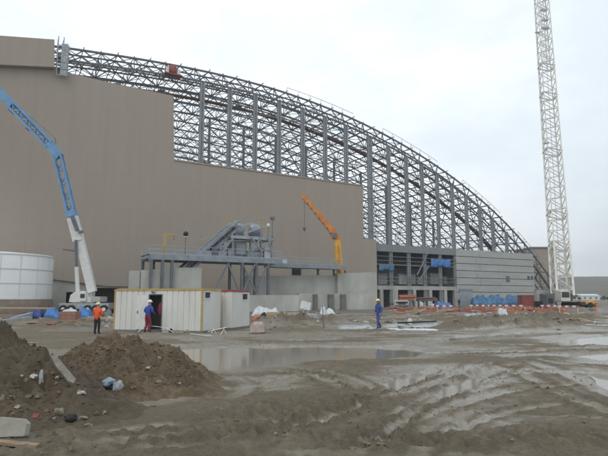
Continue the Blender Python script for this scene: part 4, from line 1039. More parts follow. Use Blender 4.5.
# steps / trestle of pale pipes at the cabin corner
tr_ = thing('pipe_trestle', 'small trestle of pale pipes standing at the right corner of the cabin', 'trestle', GP(218, 335)); tr_.location.z -= .02
mb = MB()
for x in (-.25, .3): mb.tube((x - .14, -.1, 0), (x, 0, .28), .022); mb.tube((x + .14, .1, 0), (x, 0, .34), .022)
mb.build('legs_frame', 'white', tr_, False); mb = MB(); mb.tube((-.55, 0, .16), (.45, 0, .38), .025); mb.build('top_bar', 'white', tr_, False)
hs = [GP(x, y) + Vector((0, 0, z)) for x, y, z in ((138, 334, .05), (143, 333.5, .35), (148, 333, .42), (158, 333, .36), (166, 333.5, .3), (174, 334, .05), (182, 335, .05), (196, 336.5, .06), (212, 337, .06))]
mb = MB(); mb.path([hs[0].lerp(hs[0], 0)] + hs, .022); mb.solo('hose', 'white', 'pale hose trailing past the cabin doorway along the mud', 'hose')

# ------------------------------------------------------------------ people
def skinned(verts, edges, radii, root=0, sub=1):
    me = bpy.data.meshes.new('tmp'); me.from_pydata(verts, edges, []); o = bpy.data.objects.new('tmp', me); COL.objects.link(o)
    md = o.modifiers.new('s', 'SKIN'); md.use_smooth_shade = True; md.branch_smoothing = .3
    if sub: o.modifiers.new('d', 'SUBSURF').levels = sub
    for i, r in enumerate(radii):
        sv = me.skin_vertices[0].data[i]; sv.radius = (r[0], r[1]) if isinstance(r, tuple) else (r, r); sv.use_root = (i == root)
    dg = bpy.context.evaluated_depsgraph_get(); ev = o.evaluated_get(dg); m2 = ev.to_mesh()
    vs = [v.co.copy() for v in m2.vertices]; fs = [tuple(p.vertices) for p in m2.polygons]; ev.to_mesh_clear()
    bpy.data.objects.remove(o); bpy.data.meshes.remove(me); return vs, fs
def person(label, loc, rz, J, jacket, trousers, helmet, gloves='skin', H=1.0, long_coat=False):
    """J: joints for both sides; local figure faces +y"""
    root = thing('person', label, 'person', loc, rz); mats = []
    V, E, RR, idx = [], [], [], {}
    def v(n, co, r): idx[n] = len(V); V.append(Vector(co) * H); RR.append(tuple(x * H for x in r) if isinstance(r, tuple) else r * H)
    def e(a, b_): E.append((idx[a], idx[b_]))
    ln = J.get('lean', (0, 0))
    v('pel', (0, 0, .95), (.145, .115)); v('waist', (ln[0] * .3, ln[1] * .3, 1.12), (.14, .11)); v('chest', (ln[0] * .8, ln[1] * .8, 1.32), (.165, .12)); v('neck0', (ln[0], ln[1], 1.455), .075); v('neck', (ln[0] * 1.1, ln[1] * 1.1 + .01, 1.53), .055)
    hd = J.get('head', (0, .02)); v('head', (ln[0] * 1.1 + hd[0], ln[1] * 1.1 + hd[1], 1.63), (.078, .092)); v('top', (ln[0] * 1.1 + hd[0], ln[1] * 1.1 + hd[1] - .005, 1.70), (.07, .085))
    for a, b_ in (('pel', 'waist'), ('waist', 'chest'), ('chest', 'neck0'), ('neck0', 'neck'), ('neck', 'head'), ('head', 'top')): e(a, b_)
    for s_, k in ((-1, 'l'), (1, 'r')):
        v('hip' + k, (s_ * .095, 0, .88), .108); v('kn' + k, J['knee' + k], .078); v('an' + k, J['ank' + k], .058); an = Vector(J['ank' + k]); v('toe' + k, an + Vector((s_ * .02, .15, -.05)), .04)
        v('sh' + k, (s_ * .185 + ln[0], ln[1], 1.40), .07); v('el' + k, J['elb' + k], .05); v('wr' + k, J['wri' + k], .034)
        wr, el = Vector(J['wri' + k]), Vector(J['elb' + k]); d = (wr - el).normalized(); v('pa' + k, wr + d * .07, (.04, .022))
        for a, b_ in (('pel', 'hip'), ): e('pel', 'hip' + k)
        e('hip' + k, 'kn' + k); e('kn' + k, 'an' + k); e('an' + k, 'toe' + k); e('chest', 'sh' + k); e('sh' + k, 'el' + k); e('el' + k, 'wr' + k); e('wr' + k, 'pa' + k)
    vs, fs = skinned(V, E, RR, 0, 1)
    mb = MB(); mb.add(vs, fs, True); nb = len(fs)
    # fingers and thumb
    for s_, k in ((-1, 'l'), (1, 'r')):
        wr, el = Vector(J['wri' + k]), Vector(J['elb' + k]); d = (wr - el).normalized(); sd = d.cross(Vector((1, 0, 0))).normalized(); nn = d.cross(sd)
        for i, (o_, l_) in enumerate(((-.027, .062), (-.009, .075), (.009, .072), (.026, .058))):
            a = wr + d * .075 + sd * o_; m_ = a + d * l_ * .6; t_ = m_ + d * l_ * .45 + nn * (.018 * -s_)
            mb.tube(a * H, m_ * H, .0095 * H, .009 * H, 6); mb.tube(m_ * H, t_ * H, .009 * H, .007 * H, 6)
        a = wr + d * .03 + sd * .03; mb.tube(a * H, (a + d * .035 + sd * .03) * H, .011 * H, .01 * H, 6); mb.tube((a + d * .035 + sd * .03) * H, (a + d * .07 + sd * .035) * H, .01 * H, .008 * H, 6)
    # face
    hc = V[idx['head']]
    f0 = len(mb.f); mb.lump(hc + Vector((0, .098, -.01)) * H, .014 * H, .022 * H, .022 * H, 1, 0, 1)
    for s_ in (-1, 1): mb.lump(hc + Vector((s_ * .085, .0, 0)) * H, .012 * H, .022 * H, .032 * H, 1, 0, 1)
    f1 = len(mb.f)
    for s_ in (-1, 1): mb.lump(hc + Vector((s_ * .032, .084, .022)) * H, .011 * H, .011 * H, .008 * H, 1, 0, 1)
    mb.lump(hc + Vector((0, .090, -.05)) * H, .024 * H, .008 * H, .006 * H, 1, 0, 1)
    body = mb.build('body', 'skin', root, False)
    for m_ in (trousers, 'black', gloves, jacket): body.data.materials.append(M[m_])
    wl, wr_ = V[idx['wrl']], V[idx['wrr']]
    for i, p in enumerate(body.data.polygons):
        c = sum((body.data.vertices[k].co for k in p.vertices), Vector()) / len(p.vertices)
        if i >= f1: mi = 2
        elif i >= f0: mi = 0
        elif i >= nb: mi = 3
        elif min((c - wl).length, (c - wr_).length) < .11 * H and c.z < 1.4 * H and (abs(c.x) > .17 * H or abs(c.y) > .17 * H): mi = 3
        elif c.z < .10 * H or (c.z < .14 * H): mi = 2
        elif c.z < .95 * H: mi = 1
        elif c.z > 1.49 * H: mi = 0
        else: mi = 4
        p.material_index = mi
    # jacket as clothing over the body
    bot = .74 if long_coat else .86
    V2, R2, E2 = [], [], []
    def add(co, r): V2.append(Vector(co) * H); R2.append(tuple(x * H for x in r) if isinstance(r, tuple) else r * H); return len(V2) - 1
    a0 = add((0, 0, bot), (.205, .165)); a1 = add((ln[0] * .25, ln[1] * .25, 1.05), (.172, .142)); a2 = add((ln[0] * .8, ln[1] * .8, 1.31), (.19, .145)); a3 = add((ln[0], ln[1], 1.44), (.10, .09)); a4 = add((ln[0] * 1.05, ln[1] * 1.05, 1.50), .075)
    E2 += [(a0, a1), (a1, a2), (a2, a3), (a3, a4)]
    for s_, k in ((-1, 'l'), (1, 'r')):
        b0 = add((s_ * .195 + ln[0], ln[1], 1.395), .088); el, wr = Vector(J['elb' + k]), Vector(J['wri' + k]); b1 = add(el, .07); b2 = add(wr.lerp(el, .08), .052)
        E2 += [(a2, b0), (b0, b1), (b1, b2)]
    vs, fs = skinned(V2, E2, R2, 0, 1); mb = MB(); mb.add(vs, fs, True); mb.build('jacket', jacket, root, False)
    # hard hat
    top = V[idx['top']]; mb = MB(); c = top + Vector((0, 0, -.035)) * H
    mb.lathe([(.150 * H, -.002), (.152 * H, .006), (.122 * H, .012), (.120 * H, .05 * H), (.098 * H, .098 * H), (.055 * H, .125 * H), (.002, .133 * H)], c, 20)
    mb.add([c + Vector((x, y, .004)) * H for x, y in ((-.09, .10), (.09, .10), (.06, .19), (-.06, .19))] + [c + Vector((x, y, -.008)) * H for x, y in ((-.09, .10), (.09, .10), (.06, .185), (-.06, .185))], [(0, 1, 2, 3), (7, 6, 5, 4), (0, 4, 5, 1), (1, 5, 6, 2), (2, 6, 7, 3), (3, 7, 4, 0)])
    mb.build('hard_hat', helmet, root, False)
    return root
stand = dict(kneel=(-.10, .01, .49), anklel=(-.11, -.02, .09), kneer=(.10, .02, .49), ankler=(.12, .0, .09), elbl=(-.27, -.02, 1.13), wril=(-.25, .08, .90), elbr=(.27, -.02, 1.13), wrir=(.25, .08, .90))
def pose(**k):
    d = {('kneel' if a == 'x' else a): b_ for a, b_ in stand.items()}; d.update(k)
    d['ankl'] = d.get('ankl', d['anklel']); d['ankr'] = d.get('ankr', d['ankler']); return d
pA = GP(96.5, 334.5); pA.z -= .02
person('man in an orange work jacket and white hard hat standing near the cabin', pA, R(-12), pose(elbl=(-.28, .04, 1.15), wril=(-.2, .22, 1.08), elbr=(.28, .02, 1.13), wrir=(.2, .2, 1.05), kneer=(.11, .03, .49)), 'hiviz', 'dark_cloth', 'helmet2', 'dark_cloth', .985, True)
pB = GP(147, 333.3)
person('man in a blue jacket and dark red trousers stepping into the open cabin doorway', pB, R(-30), pose(lean=(.02, .08), kneel=(-.10, .05, .50), ankl=(-.12, -.08, .09), kneer=(.10, .12, .52), ankr=(.11, .06, .09), elbl=(-.31, .06, 1.17), wril=(-.30, .24, 1.05), elbr=(.29, .06, 1.15), wrir=(.22, .26, 1.06)), 'blue_cloth', 'red_cloth', 'helmet', 'blue_cloth', 1.06, False)
pC = GP(379.3, 331.5); pC.z -= .01
person('man in blue work clothes and a cream hard hat walking across the open mud', pC, R(118), pose(lean=(0, .05), kneel=(-.09, .16, .51), ankl=(-.10, .16, .09), kneer=(.09, .04, .50), ankr=(.10, -.20, .12), elbl=(-.27, -.03, 1.13), wril=(-.27, .10, .92), elbr=(.26, .0, 1.13), wrir=(.24, .16, .95)), 'blue_cloth2', 'blue_cloth2', 'helmet2', 'skin', 1.02, True)
pD = G(459.3, 307.2); pD.z = gz(pD.x, pD.y)
person('far off man in black clothes in front of the grey loading door', pD, R(160), pose(elbl=(-.30, .05, 1.15), wril=(-.22, .2, 1.06), elbr=(.32, .02, 1.16), wrir=(.36, .14, .98)), 'dark_cloth', 'dark_cloth', 'dark_cloth', 'skin', 1.0)

# ------------------------------------------------------------------ site clutter
def gloc(px, py): return GP(px, py)
def heap(name, m, label, cat, px, py, wpx, hpx, seed, depth=1.0, group=None, rough=.35):
    p = gloc(px, py); k = p.y / F; mb = MB(); mb.lump((p.x, p.y + depth * .5, p.z), wpx * k / 2, depth, hpx * k, seed, rough, 3, flat=-.15)
    return mb.solo(name, m, label, cat, group)
def draped(name, m, label, cat, px0, px1, py, hpx, depth, seed, group=None, tilt=0):
    """folded sheet thrown over a low pile"""
    a, b_ = gloc(px0, py), gloc(px1, py); k = a.y / F; nx, ny = 34, 12; vs = []; rn = random.Random(seed); o = rn.random() * 30
    UU, VV = np.meshgrid(np.linspace(0, 1, nx), np.linspace(0, 1, ny)); NZ = fbm(UU * 5 + o, VV * 2 + o, seed, 3)
    for j in range(ny):
        for i in range(nx):
            u, v = i / (nx - 1), j / (ny - 1); x = a.x + (b_.x - a.x) * u; y = a.y + depth * v
            e = min(1, 7 * min(u, 1 - u)) * min(1, 3.6 * min(v, 1 - v))
            h = hpx * k * e ** .6 * (.82 + .42 * float(NZ[j, i])) + .05 * hpx * k * math.sin(u * 60 + 4 * math.sin(v * 9 + o)) * e
            vs.append((x, y, max(gz(x, y), a.z) - .04 + h + tilt * u))
    mb = MB(); mb.add(vs, [(j * nx + i, j * nx + i + 1, (j + 1) * nx + i + 1, (j + 1) * nx + i) for j in range(ny - 1) for i in range(nx - 1)], True)
    ob_ = mb.solo(name, m, label, cat, group); md = ob_.modifiers.new('t', 'SOLIDIFY'); md.thickness = .02; return ob_
def plank(name, m, label, cat, x0, y0, x1, y1, wdt, th, lift0=.1, lift1=.1, group=None):
    a, b_ = gloc(x0, y0), gloc(x1, y1); a.z += lift0; b_.z += lift1; mb = MB(); mb.beam(a, b_, wdt, th); return mb.solo(name, m, label, cat, group)
def crate(name, m, label, cat, x0, x1, py, hpx, dep, rz=0.0, group=None, boards=True, top=None):
    a, b_ = gloc(x0, py), gloc(x1, py); k = a.y / F; w = (b_ - a).x; h = hpx * k
    o = thing(name, label, cat, ((a.x + b_.x) / 2, a.y + dep / 2, min(a.z, b_.z) - .03), rz, group)
    mb = MB(); mb.box(-w / 2, w / 2, -dep / 2, dep / 2, .1, h); mb.build('body', m, o, False)
    mb = MB()
    if boards:
        for s_ in (-1, 0, 1): mb.box(s_ * (w / 2 - .1) - .06, s_ * (w / 2 - .1) + .06, -dep / 2 - .02, dep / 2 + .02, 0, .098)
        for z in (.33, .66):
            mb.box(-w / 2 - .015, w / 2 + .015, -dep / 2 - .015, dep / 2 + .015, h * z, h * z + .03)
        mb.build('bearers', 'wood', o, False)
    if top: mb = MB(); mb.lump((0, 0, h + .04), w * .42, dep * .42, .16, 3, .3); mb.build('wrap', top, o, False)
    return o
# left strip, below the tank
draped('tarpaulin', 'navy', 'dark navy tarpaulin bundle left of the bright blue one under the tank', 'tarpaulin', 26.5, 40, 318.5, 10, 1.2, 3)
draped('tarpaulin', 'tarp', 'bright blue tarpaulin over goods between the tank and the brick stack', 'tarpaulin', 41.5, 57, 318.5, 10.5, 1.5, 5)
draped('tarpaulin', 'tarp', 'bright blue tarpaulin under the white crane body, beside the brick stack', 'tarpaulin', 76, 88.5, 318.5, 11, 1.4, 8)
heap('cloth_bundle', 'dark_cloth', 'black bundle of sheeting between the two bright blue tarpaulins', 'bundle', 65, 317.5, 17, 10, 9, .6)
crate('block_stack', 'brickred', 'reddish clay block stack on bearers with white wrap on top, below the crane', 'block stack', 58.5, 74, 323, 9.5, 1.3, .05, None, True, 'plastic')
plank('steel_beam', 'galv', 'pale grey steel beam lying aslant below the tank, upper one of the pair', 'beam', 12, 323, 41, 316, .35, .35, .1, .5)
plank('steel_beam', 'grey_plastic', 'grey steel beam lying flat below the tank, lower one of the pair', 'beam', 2, 324, 30, 322, .4, .3, .1, .15)
plank('guard_board', 'pale_wood', 'thin pale horizontal rail in front of the brown tank base', 'rail', -6, 317, 55, 317, .08, .15, .95, .95)
for i, (x0, y0, x1, y1) in enumerate(((40, 323, 58, 321), (56, 325, 104, 322.5), (74, 321, 112, 319.5), (60, 326, 92, 326), (88, 321, 113, 323))):
    plank('plank', 'wood' if i % 2 else 'pale_wood', 'weathered plank lying with others between the tank and the cabin', 'plank', x0, y0, x1, y1, .25, .08, .10 + .06 * i, .12 + .05 * i, 'planks between the tank and the cabin')
for i, (x, y, w, h) in enumerate(((6, 321, 12, 4), (19, 319, 12, 3.5), (33, 325, 14, 2), (50, 326, 10, 2), (79, 324, 6, 3), (109, 321, 7, 4), (106, 316, 8, 6))):
    heap('rubble_heap', ('tan_stone', 'stone', 'wood', 'red_fade', 'tan_stone', 'grey_plastic', 'dark_concrete')[i], 'low heap of broken rubble in the cluttered strip below the tank and crane', 'rubble', x, y, w, h, 20 + i, .7, 'rubble heaps below the tank and crane')
# centre strip
draped('sheeting', 'plastic', 'crumpled white plastic sheeting right beside the red trimmed cabin', 'sheeting', 251, 279, 316, 9, 2.0, 11)
draped('tarpaulin', 'tarp2', 'flat dull blue tarpaulin behind the white sheeting by the cabins', 'tarpaulin', 254, 288, 309.5, 6, 2.5, 12)
heap('debris_bag', 'black', 'black bag half hidden in the white sheeting beside the cabins', 'bag', 264, 316.5, 7, 4.5, 30, .5)
crate('cardboard_box', 'card', 'pale pinkish cardboard box on the ground at the red trimmed cabin corner', 'box', 250.5, 264.5, 333.5, 8.5, .7, -.1, None, False, 'card')
heap('timber_heap', 'orange_net', 'small orange brown heap above the cardboard box beside the cabins', 'heap', 258, 324, 13, 6, 31, .7)
crate('timber_pallet', 'pale_wood', 'straw coloured pallet stack left of the dark box in the middle strip', 'pallet stack', 266, 285, 324, 9, 1.3, .08)
crate('timber_pallet', 'card', 'brownish crate stack right of the straw coloured pallet stack', 'pallet stack', 287, 299, 321, 8.5, 1.2, -.05)
p = gloc(305.5, 316); mb = MB(); mb.obox((p.x, p.y, p.z + 1.15), 1.15, .08, .9, (R(-12), R(14), R(8))); mb.box(p.x - .3, p.x - .22, p.y + .1, p.y + .16, p.z, p.z + .9); mb.box(p.x + .25, p.x + .33, p.y + .1, p.y + .16, p.z, p.z + .9)
mb.solo('propped_board', 'plastic', 'tilted white sheet of board propped up in front of the dark wall buttress', 'board')
draped('sheeting', 'grey_plastic', 'low grey sheeting with dark folds left of the leaning post', 'sheeting', 299, 319, 319.5, 6, 1.6, 14)
for i, (x, y, w, h) in enumerate(((323, 317, 8, 9), (330, 316.5, 11, 7), (326, 319, 12, 4))):
    heap('white_sack', 'plastic', ('tall upright white sack behind the leaning post', 'rounded white bulk bag right of the tall sack', 'slumped white sack lying at the foot of the two others')[i], 'sack', x, y, w, h, 40 + i, .5, 'white sacks in front of the concrete wall', .2)
p = gloc(323.5, 328.5); mb = MB(); mb.tube(p - Vector((0, 0, .1)), p + Vector((-.05, 0, 1.45)), .03, .025, 6); mb.solo('stake', 'dark_steel', 'thin dark stake standing upright in the soil before the white sacks', 'stake')
p = gloc(326, 328); mb = MB(); mb.tube(p - Vector((0, 0, .1)), p + Vector((-.45, 0, 1.0)), .02, .02, 6); mb.solo('stake', 'red_fade', 'short reddish stake leaning against the taller dark stake', 'stake')
draped('sheeting', 'grey_plastic', 'grey blue plastic sheeting spread on the soil left of the walking man', 'sheeting', 338, 376, 329, 3.6, 2.4, 16)
draped('sheeting', 'plastic', 'bright white plastic sheeting strip on the ground at the walking man', 'sheeting', 362, 404, 331, 2.6, 1.0, 17)
draped('sheeting', 'grey_plastic', 'grey sheeting trailing to the right behind the walking man', 'sheeting', 384, 443, 327.5, 3.2, 2.2, 18)
draped('sheeting', 'plastic', 'white sheeting end lying right of the dark earth bank', 'sheeting', 402, 441, 330.5, 1.6, 1.0, 27)
plank('pipe', 'galv', 'long pale pipe lying on the soil behind the walking man', 'pipe', 300, 320, 372, 318, .14, .14, .35, .4)
plank('pipe', 'black', 'black pipe lying along the sheeting right of the walking man', 'pipe', 398, 327.5, 436, 325.5, .10, .10, .3, .3)
# strip in front of the concrete wall and steel frame
tk_ = thing('lorry', 'white lorry cab with dark windscreen parked before the steel frame', 'lorry', P(401, 306, 96)); tk_.location.z = gz(tk_.location.x, 96)
D = 96; k = D / F; mb = MB(); w = 13 * k
hz = 8.6 * k
mb.prism([(-w / 2, .5), (w / 2, .5), (w / 2, hz * .95), (w / 2 - .15, hz), (-w / 2 + .15, hz), (-w / 2, hz * .95)], -1, .9); mb.build('cab', 'white', tk_, False)
mb = MB(); mb.box(-w / 2 + .12, w / 2 - .12, -1.04, -1.003, hz * .52, hz * .88); mb.build('windscreen', 'glass', tk_, False)
mb = MB(); mb.box(-w / 2, w / 2, -1.08, -1.003, .5, .75); mb.build('bumper', 'dark_steel', tk_, False)
for s_ in (-1, 1):
    mb = MB(); mb.tube((s_ * (w / 2 - .2) - .14, 0, .42), (s_ * (w / 2 - .2) + .14, 0, .42), .42, .42, 14); mb.build('wheel', 'black', tk_, False)
    mb = MB(); mb.box(s_ * w * .36 - .14, s_ * w * .36 + .14, -1.05, -1.005, .85, 1.02); mb.build('headlight', 'plastic', tk_, False)
mb = MB(); mb.box(-w / 2, w / 2, .95, 5.5, .7, 1.0); mb.build('load_bed', 'dark_steel', tk_, False)
def stack(label, x0, x1, y0, y1, D, m, n, group=None, name='pipe_stack'):
    a, b_ = P(x0, y0, D), P(x1, y1, D); mb = MB(); rn = random.Random(x0); h = (a.z - b_.z)
    z0 = b_.z
    for i in range(n): z = z0 + h * (i + .5) / n; mb.tube((a.x + rn.random() * .8, D + (i % 2) * .2, z), (b_.x - rn.random() * .8, D + (i % 2) * .2 + .3, z + .05), h / n * .6, n=8)
    o = thing(name, label, 'stack', ((a.x + b_.x) / 2, D, gz(a.x, D))); mb.build('pipes', m, o)
    mb = MB()
    for u in (.15, .5, .85): x = a.x + (b_.x - a.x) * u; mb.box(x - .1, x + .1, D - .4, D + .7, gz(x, D) - .1, z0 + .02)
    mb.build('trestle', 'dark_steel', o); return o
stack('orange pipes stacked on trestles directly right of the white lorry cab', 399, 416.5, 295, 300.5, 99, 'orange_net', 4)
stack('rusty brown beams stacked on trestles under the pale ring beam', 415, 439, 297.5, 301, 101, 'rust', 3)
for i, (x, y, w, h) in enumerate(((411, 307, 9, 5), (420, 307, 10, 6), (429, 307.3, 12, 5.5), (435, 308, 8, 4.5))):
    heap('bulk_bag', 'grey_plastic' if i % 2 == 0 else 'plastic', ('dull grey bulk bag next to the white lorry', 'white bulk bag between two grey ones by the lorry', 'wide grey bulk bag right of the white one', 'small white bulk bag touching the blue tarpaulin heap')[i], 'bulk bag', x, y, w, h, 60 + i, .8, 'bulk bags under the steel frame', .2)
draped('tarpaulin', 'tarp', 'bright blue tarpaulin heap on the ground left of the far off man', 'tarpaulin', 436, 453, 308.3, 7, 1.8, 21)
for i, (x0, x1) in enumerate(((473, 490), (486, 505), (501, 521))):
    draped('tarpaulin', 'tarp2', ('dull blue tarpaulin over goods nearest the grey loading door', 'dull blue tarpaulin over the middle of the goods by the panel wall', 'dull blue tarpaulin over goods next to the faded red container')[i], 'tarpaulin', x0, x1, 306.8, 11.5, 3, 22 + i, 'blue covered goods along the panel wall')
rc_ = thing('red_container', 'faded red skip container before the foot of the roof arch', 'container', P(532, 306, 118)); rc_.location.z = 0
a, b_ = P(519.5, 295.8, 118), P(543.5, 304, 118); mb = MB(); x0, x1 = a.x - rc_.location.x, b_.x - rc_.location.x; n = 26
vs = []
for i in range(n + 1):
    x = x0 + (x1 - x0) * i / n; y = -1.2 + (.07 if i % 2 else 0); vs += [(x, y, .25), (x, y, a.z)]
mb.add(vs, [(2 * i, 2 * i + 2, 2 * i + 3, 2 * i + 1) for i in range(n)]); mb.box(x0, x1, -1.1, 1.2, .25, a.z - .3); mb.build('body', 'red_fade', rc_, False)
mb = MB(); mb.box(x0 - .05, x1 + .05, -1.26, -1.11, a.z + .003, a.z + .16); mb.box(x0 - .05, x1 + .05, 1.1, 1.25, a.z - .3, a.z + .16); mb.box(x0 - .05, x0 + .1, -1.1, 1.1, a.z - .29, a.z + .16); mb.box(x1 - .1, x1 + .05, -1.1, 1.1, a.z - .29, a.z + .16); mb.build('rim', 'red_fade', rc_, False)
mb = MB(); mb.box(x0, x1, -1.2, 1.2, 0, .247); mb.build('skid', 'dark_steel', rc_, False)
# orange netting, barrier boards, posts
def netting(label, x0, x1, py, hpx, seed, m='orange_net', group='orange safety netting along the site road'):
    a, b_ = gloc(x0, py), gloc(x1, py); k = a.y / F; n = 40; vs = []; rn = random.Random(seed)
    hs_ = [hpx * k * (.55 + .45 * math.sin(i * .9 + seed) * rn.random() + .2 * rn.random()) for i in range(n)]
    for i in range(n):
        u = i / (n - 1); x = a.x + (b_.x - a.x) * u; y = a.y + .4 * math.sin(u * 14 + seed); vs += [(x, y, a.z - .1), (x, y + .15, a.z + hs_[i])]
    mb = MB(); mb.add(vs, [(2 * i, 2 * i + 2, 2 * i + 3, 2 * i + 1) for i in range(n - 1)]); o = mb.solo('safety_netting', m, label, 'netting', group)
    md = o.modifiers.new('t', 'SOLIDIFY'); md.thickness = .03
netting('sagging orange safety netting between the far off man and the white post', 470, 534, 311.5, 7, 1)
netting('low reddish netting strip in front of the lorry and grey bags', 398, 440, 311.5, 4.2, 2, 'red_fade')
netting('sagging orange netting from the white post towards the crane', 534, 566, 312, 5, 3)
netting('dark reddish netting strip below the bright blue tarpaulin heap', 438, 472, 312, 4.2, 4, 'red_fade')
rn = random.Random(5)
for i in range(84):
    x = 392 + rn.random() * 172; y = 309 + rn.random() * 6
    ob_ = plank('formwork_board', ('orange_net', 'red_fade', 'wood', 'card', 'pale_wood')[i % 5], 'small broken formwork board in the littered strip before the panel wall', 'board', x - 3 - 4 * rn.random(), y, x + 3 + 5 * rn.random(), y + rn.uniform(-.6, .6), .25, .12, rn.random() * .5 + .1, rn.random() * .5 + .1, 'broken boards before the panel wall')
bars = ((436, 456, 308.8), (470, 488, 308.5), (487, 505, 308.6), (505, 527, 308.7), (541, 560, 308.9), (558, 580, 309.4))
for i, (x0, x1, y) in enumerate(bars):
    a, b_ = gloc(x0, y + 3), gloc(x1, y + 3.2); o = thing('barrier_board', ('red and white barrier board below the far off man in black', 'red and white barrier board under the dull blue tarpaulins at their left end', 'red and white barrier board under the middle of the dull blue tarpaulins', 'red and white barrier board before the faded red container', 'red and white barrier board before the dark generator', 'red and white barrier board right of the crane foot')[i], 'barrier', a, math.atan2(b_.y - a.y, b_.x - a.x), 'barrier boards along the site road')
    L_ = (b_ - a).xy.length; n = 6
    for j in range(n):
        mb = MB(); mb.box(L_ * j / n + .003, L_ * (j + 1) / n - .003, -.03, .03, .75, .98); mb.build('stripe_panel', 'red' if j % 2 else 'white', o, False)
    for u in (.08, .92): mb = MB(); mb.box(L_ * u - .04, L_ * u + .04, .031, .10, -.1, .95); mb.build('post', 'white', o, False)
for i, (x, y, h) in enumerate(((534.5, 314.5, 7), (473, 313.5, 5.5), (516, 313.5, 5))):
    p = gloc(x, y); k = p.y / F; o = thing('marker_post', ('tall white and red marker post standing left of the crane foot', 'white marker post standing below the grey loading door edge', 'short white marker post below the dull blue tarpaulins')[i], 'post', p)
    mb = MB(); mb.tube((0, 0, -.1), (0, 0, h * k * .6), .10, n=8); mb.build('post', 'white', o, False); mb = MB(); mb.tube((0, 0, h * k * .6), (0, 0, h * k), .10, n=8); mb.build('tip', 'red_fade', o, False)
draped('sheeting', 'plastic', 'white crumpled sheet draped over stones in front of the netting', 'sheeting', 499.5, 509, 321, 7, .8, 33)
draped('sheeting', 'grey_plastic', 'pale grey sheeting lying before the orange netting on the left', 'sheeting', 466, 500, 317, 4.5, 2.0, 34)
heap('white_stone', 'white', 'small pale upright stone on the earth bank right of the walking man', 'stone', 410, 324, 5, 6, 35, .2)
for i in range(52):
    x = 240 + rn.random() * 360; y = 314 + rn.random() * 9
    plank('scrap_board', ('wood', 'pale_wood', 'card', 'stone', 'orange_net')[i % 5], 'scrap board or slat lying in the earth bank across the middle distance', 'board', x - 2 - 5 * rn.random(), y, x + 2 + 5 * rn.random(), y + rn.uniform(-1, 1), .18, .07, .05 + rn.random() * .25, .05 + rn.random() * .25, 'scrap boards in the earth bank')
for i in range(80):
    x = 236 + rn.random() * 340; y = 314 + rn.random() * 16; p = gloc(x, y); k = p.y / F; s_ = (1 + 2.2 * rn.random()) * k
    mb = MB(); mb.lump((p.x, p.y, p.z + s_ * .2), s_, s_ * .8, s_ * .6, i, .7, 2, 0, None, False)
    mb.solo('rubble_stone', ('stone', 'tan_stone', 'concrete')[i % 3], 'rough rubble stone in the earth bank across the middle distance', 'stone', 'rubble stones in the earth bank')
rn = random.Random(21)
for i in range(70):
    x = rn.choice((rn.uniform(244, 372), rn.uniform(0, 112), rn.uniform(392, 600))); y = rn.uniform(315, 328) if x > 112 else rn.uniform(318, 328)
    p = gloc(x, y); k = p.y / F; w_ = rn.uniform(1.5, 5) * k; h_ = rn.uniform(.8, 2.6) * k
    mb = MB(); mb.lump((p.x, p.y, p.z + h_ * .2), w_ * .6, w_ * .4, h_ * .6, 500 + i, .9, 2, rn.random() * 3, None, False)
    mb.solo('rubbish_piece', ('stone', 'card', 'plastic', 'wood', 'dark_concrete', 'grey_plastic', 'red_fade', 'tan_stone')[i % 8], 'broken piece of rubbish lying in the littered strip before the hall', 'rubbish', 'broken rubbish pieces before the hall')
# machine, buildings and bushes on the far right
ex = thing('wheel_loader', 'yellow orange loader with dark cab end right of the crane foot', 'loader', P(583, 306, 112)); ex.location.z = gz(ex.location.x, 112); k = 112 / F
def eb(mb, n, m): return mb.build(n, m, ex, False)
mb = MB(); mb.prism([(-4 * k, .7), (9 * k, .7), (9 * k, 1.5), (5 * k, 3.6 * k + .5), (-4 * k, 3.6 * k + .6)], -.9, .9); eb(mb, 'engine_cover', 'yellow2')
mb = MB(); mb.box(-9 * k, -4.1 * k, -.85, .85, .7, 5 * k + .1); eb(mb, 'cab', 'dark_steel'); mb = MB(); mb.box(-8.6 * k, -4.5 * k, -.88, -.853, 1.1, 4.3 * k); eb(mb, 'cab_window', 'glass')
for x in (-6, 5):
    for s_ in (-1, 1): mb = MB(); mb.tube((x * k, s_ * .95 - .2, .55), (x * k, s_ * .95 + .2, .55), .55, n=16); eb(mb, 'wheel', 'black')
mb = MB(); mb.beam((8 * k, 0, .9), (11 * k, 0, .7), .3); mb.prism([(10.5 * k, .15), (13 * k, .2), (12 * k, 1.2), (10.7 * k, 1.0)], -1, 1); eb(mb, 'bucket', 'orange')
for i, (x0, x1, y0, yb, D) in enumerate(((581, 600, 294.4, 299.2, 330), (601.5, 612, 296.5, 299.4, 360), (563, 569, 296.2, 299, 350))):
    a, b_ = P(x0, y0, D), P(x1, yb, D); o = thing('farm_shed', ('long low white shed below the far hill', 'smaller white shed at the right edge below the hill', 'small pale shed just right of the crane foot, far off')[i], 'building', ((a.x + b_.x) / 2, D, 0)); w = (b_.x - a.x) / 2; z = a.z; g = gz((a.x + b_.x) / 2, D) - .5
    mb = MB(); mb.box(-w, w, 0, 10, g, z - .8); mb.build('wall', 'white', o, False)
    mb = MB(); mb.add([(-w - .3, -.3, z - .797), (w + .3, -.3, z - .797), (w + .3, 5, z + .3), (-w - .3, 5, z + .3), (w + .3, 10.3, z - .797), (-w - .3, 10.3, z - .797)], [(0, 1, 2, 3), (3, 2, 4, 5), (0, 3, 5), (1, 4, 2)]); mb.build('roof', 'plastic', o, False)
    for u in (-.6, 0, .6): mb = MB(); mb.box(u * w - .7, u * w + .7, -.06, -.003, g + 1.2, g + 2.4); mb.build('window', 'dark_concrete', o, False)
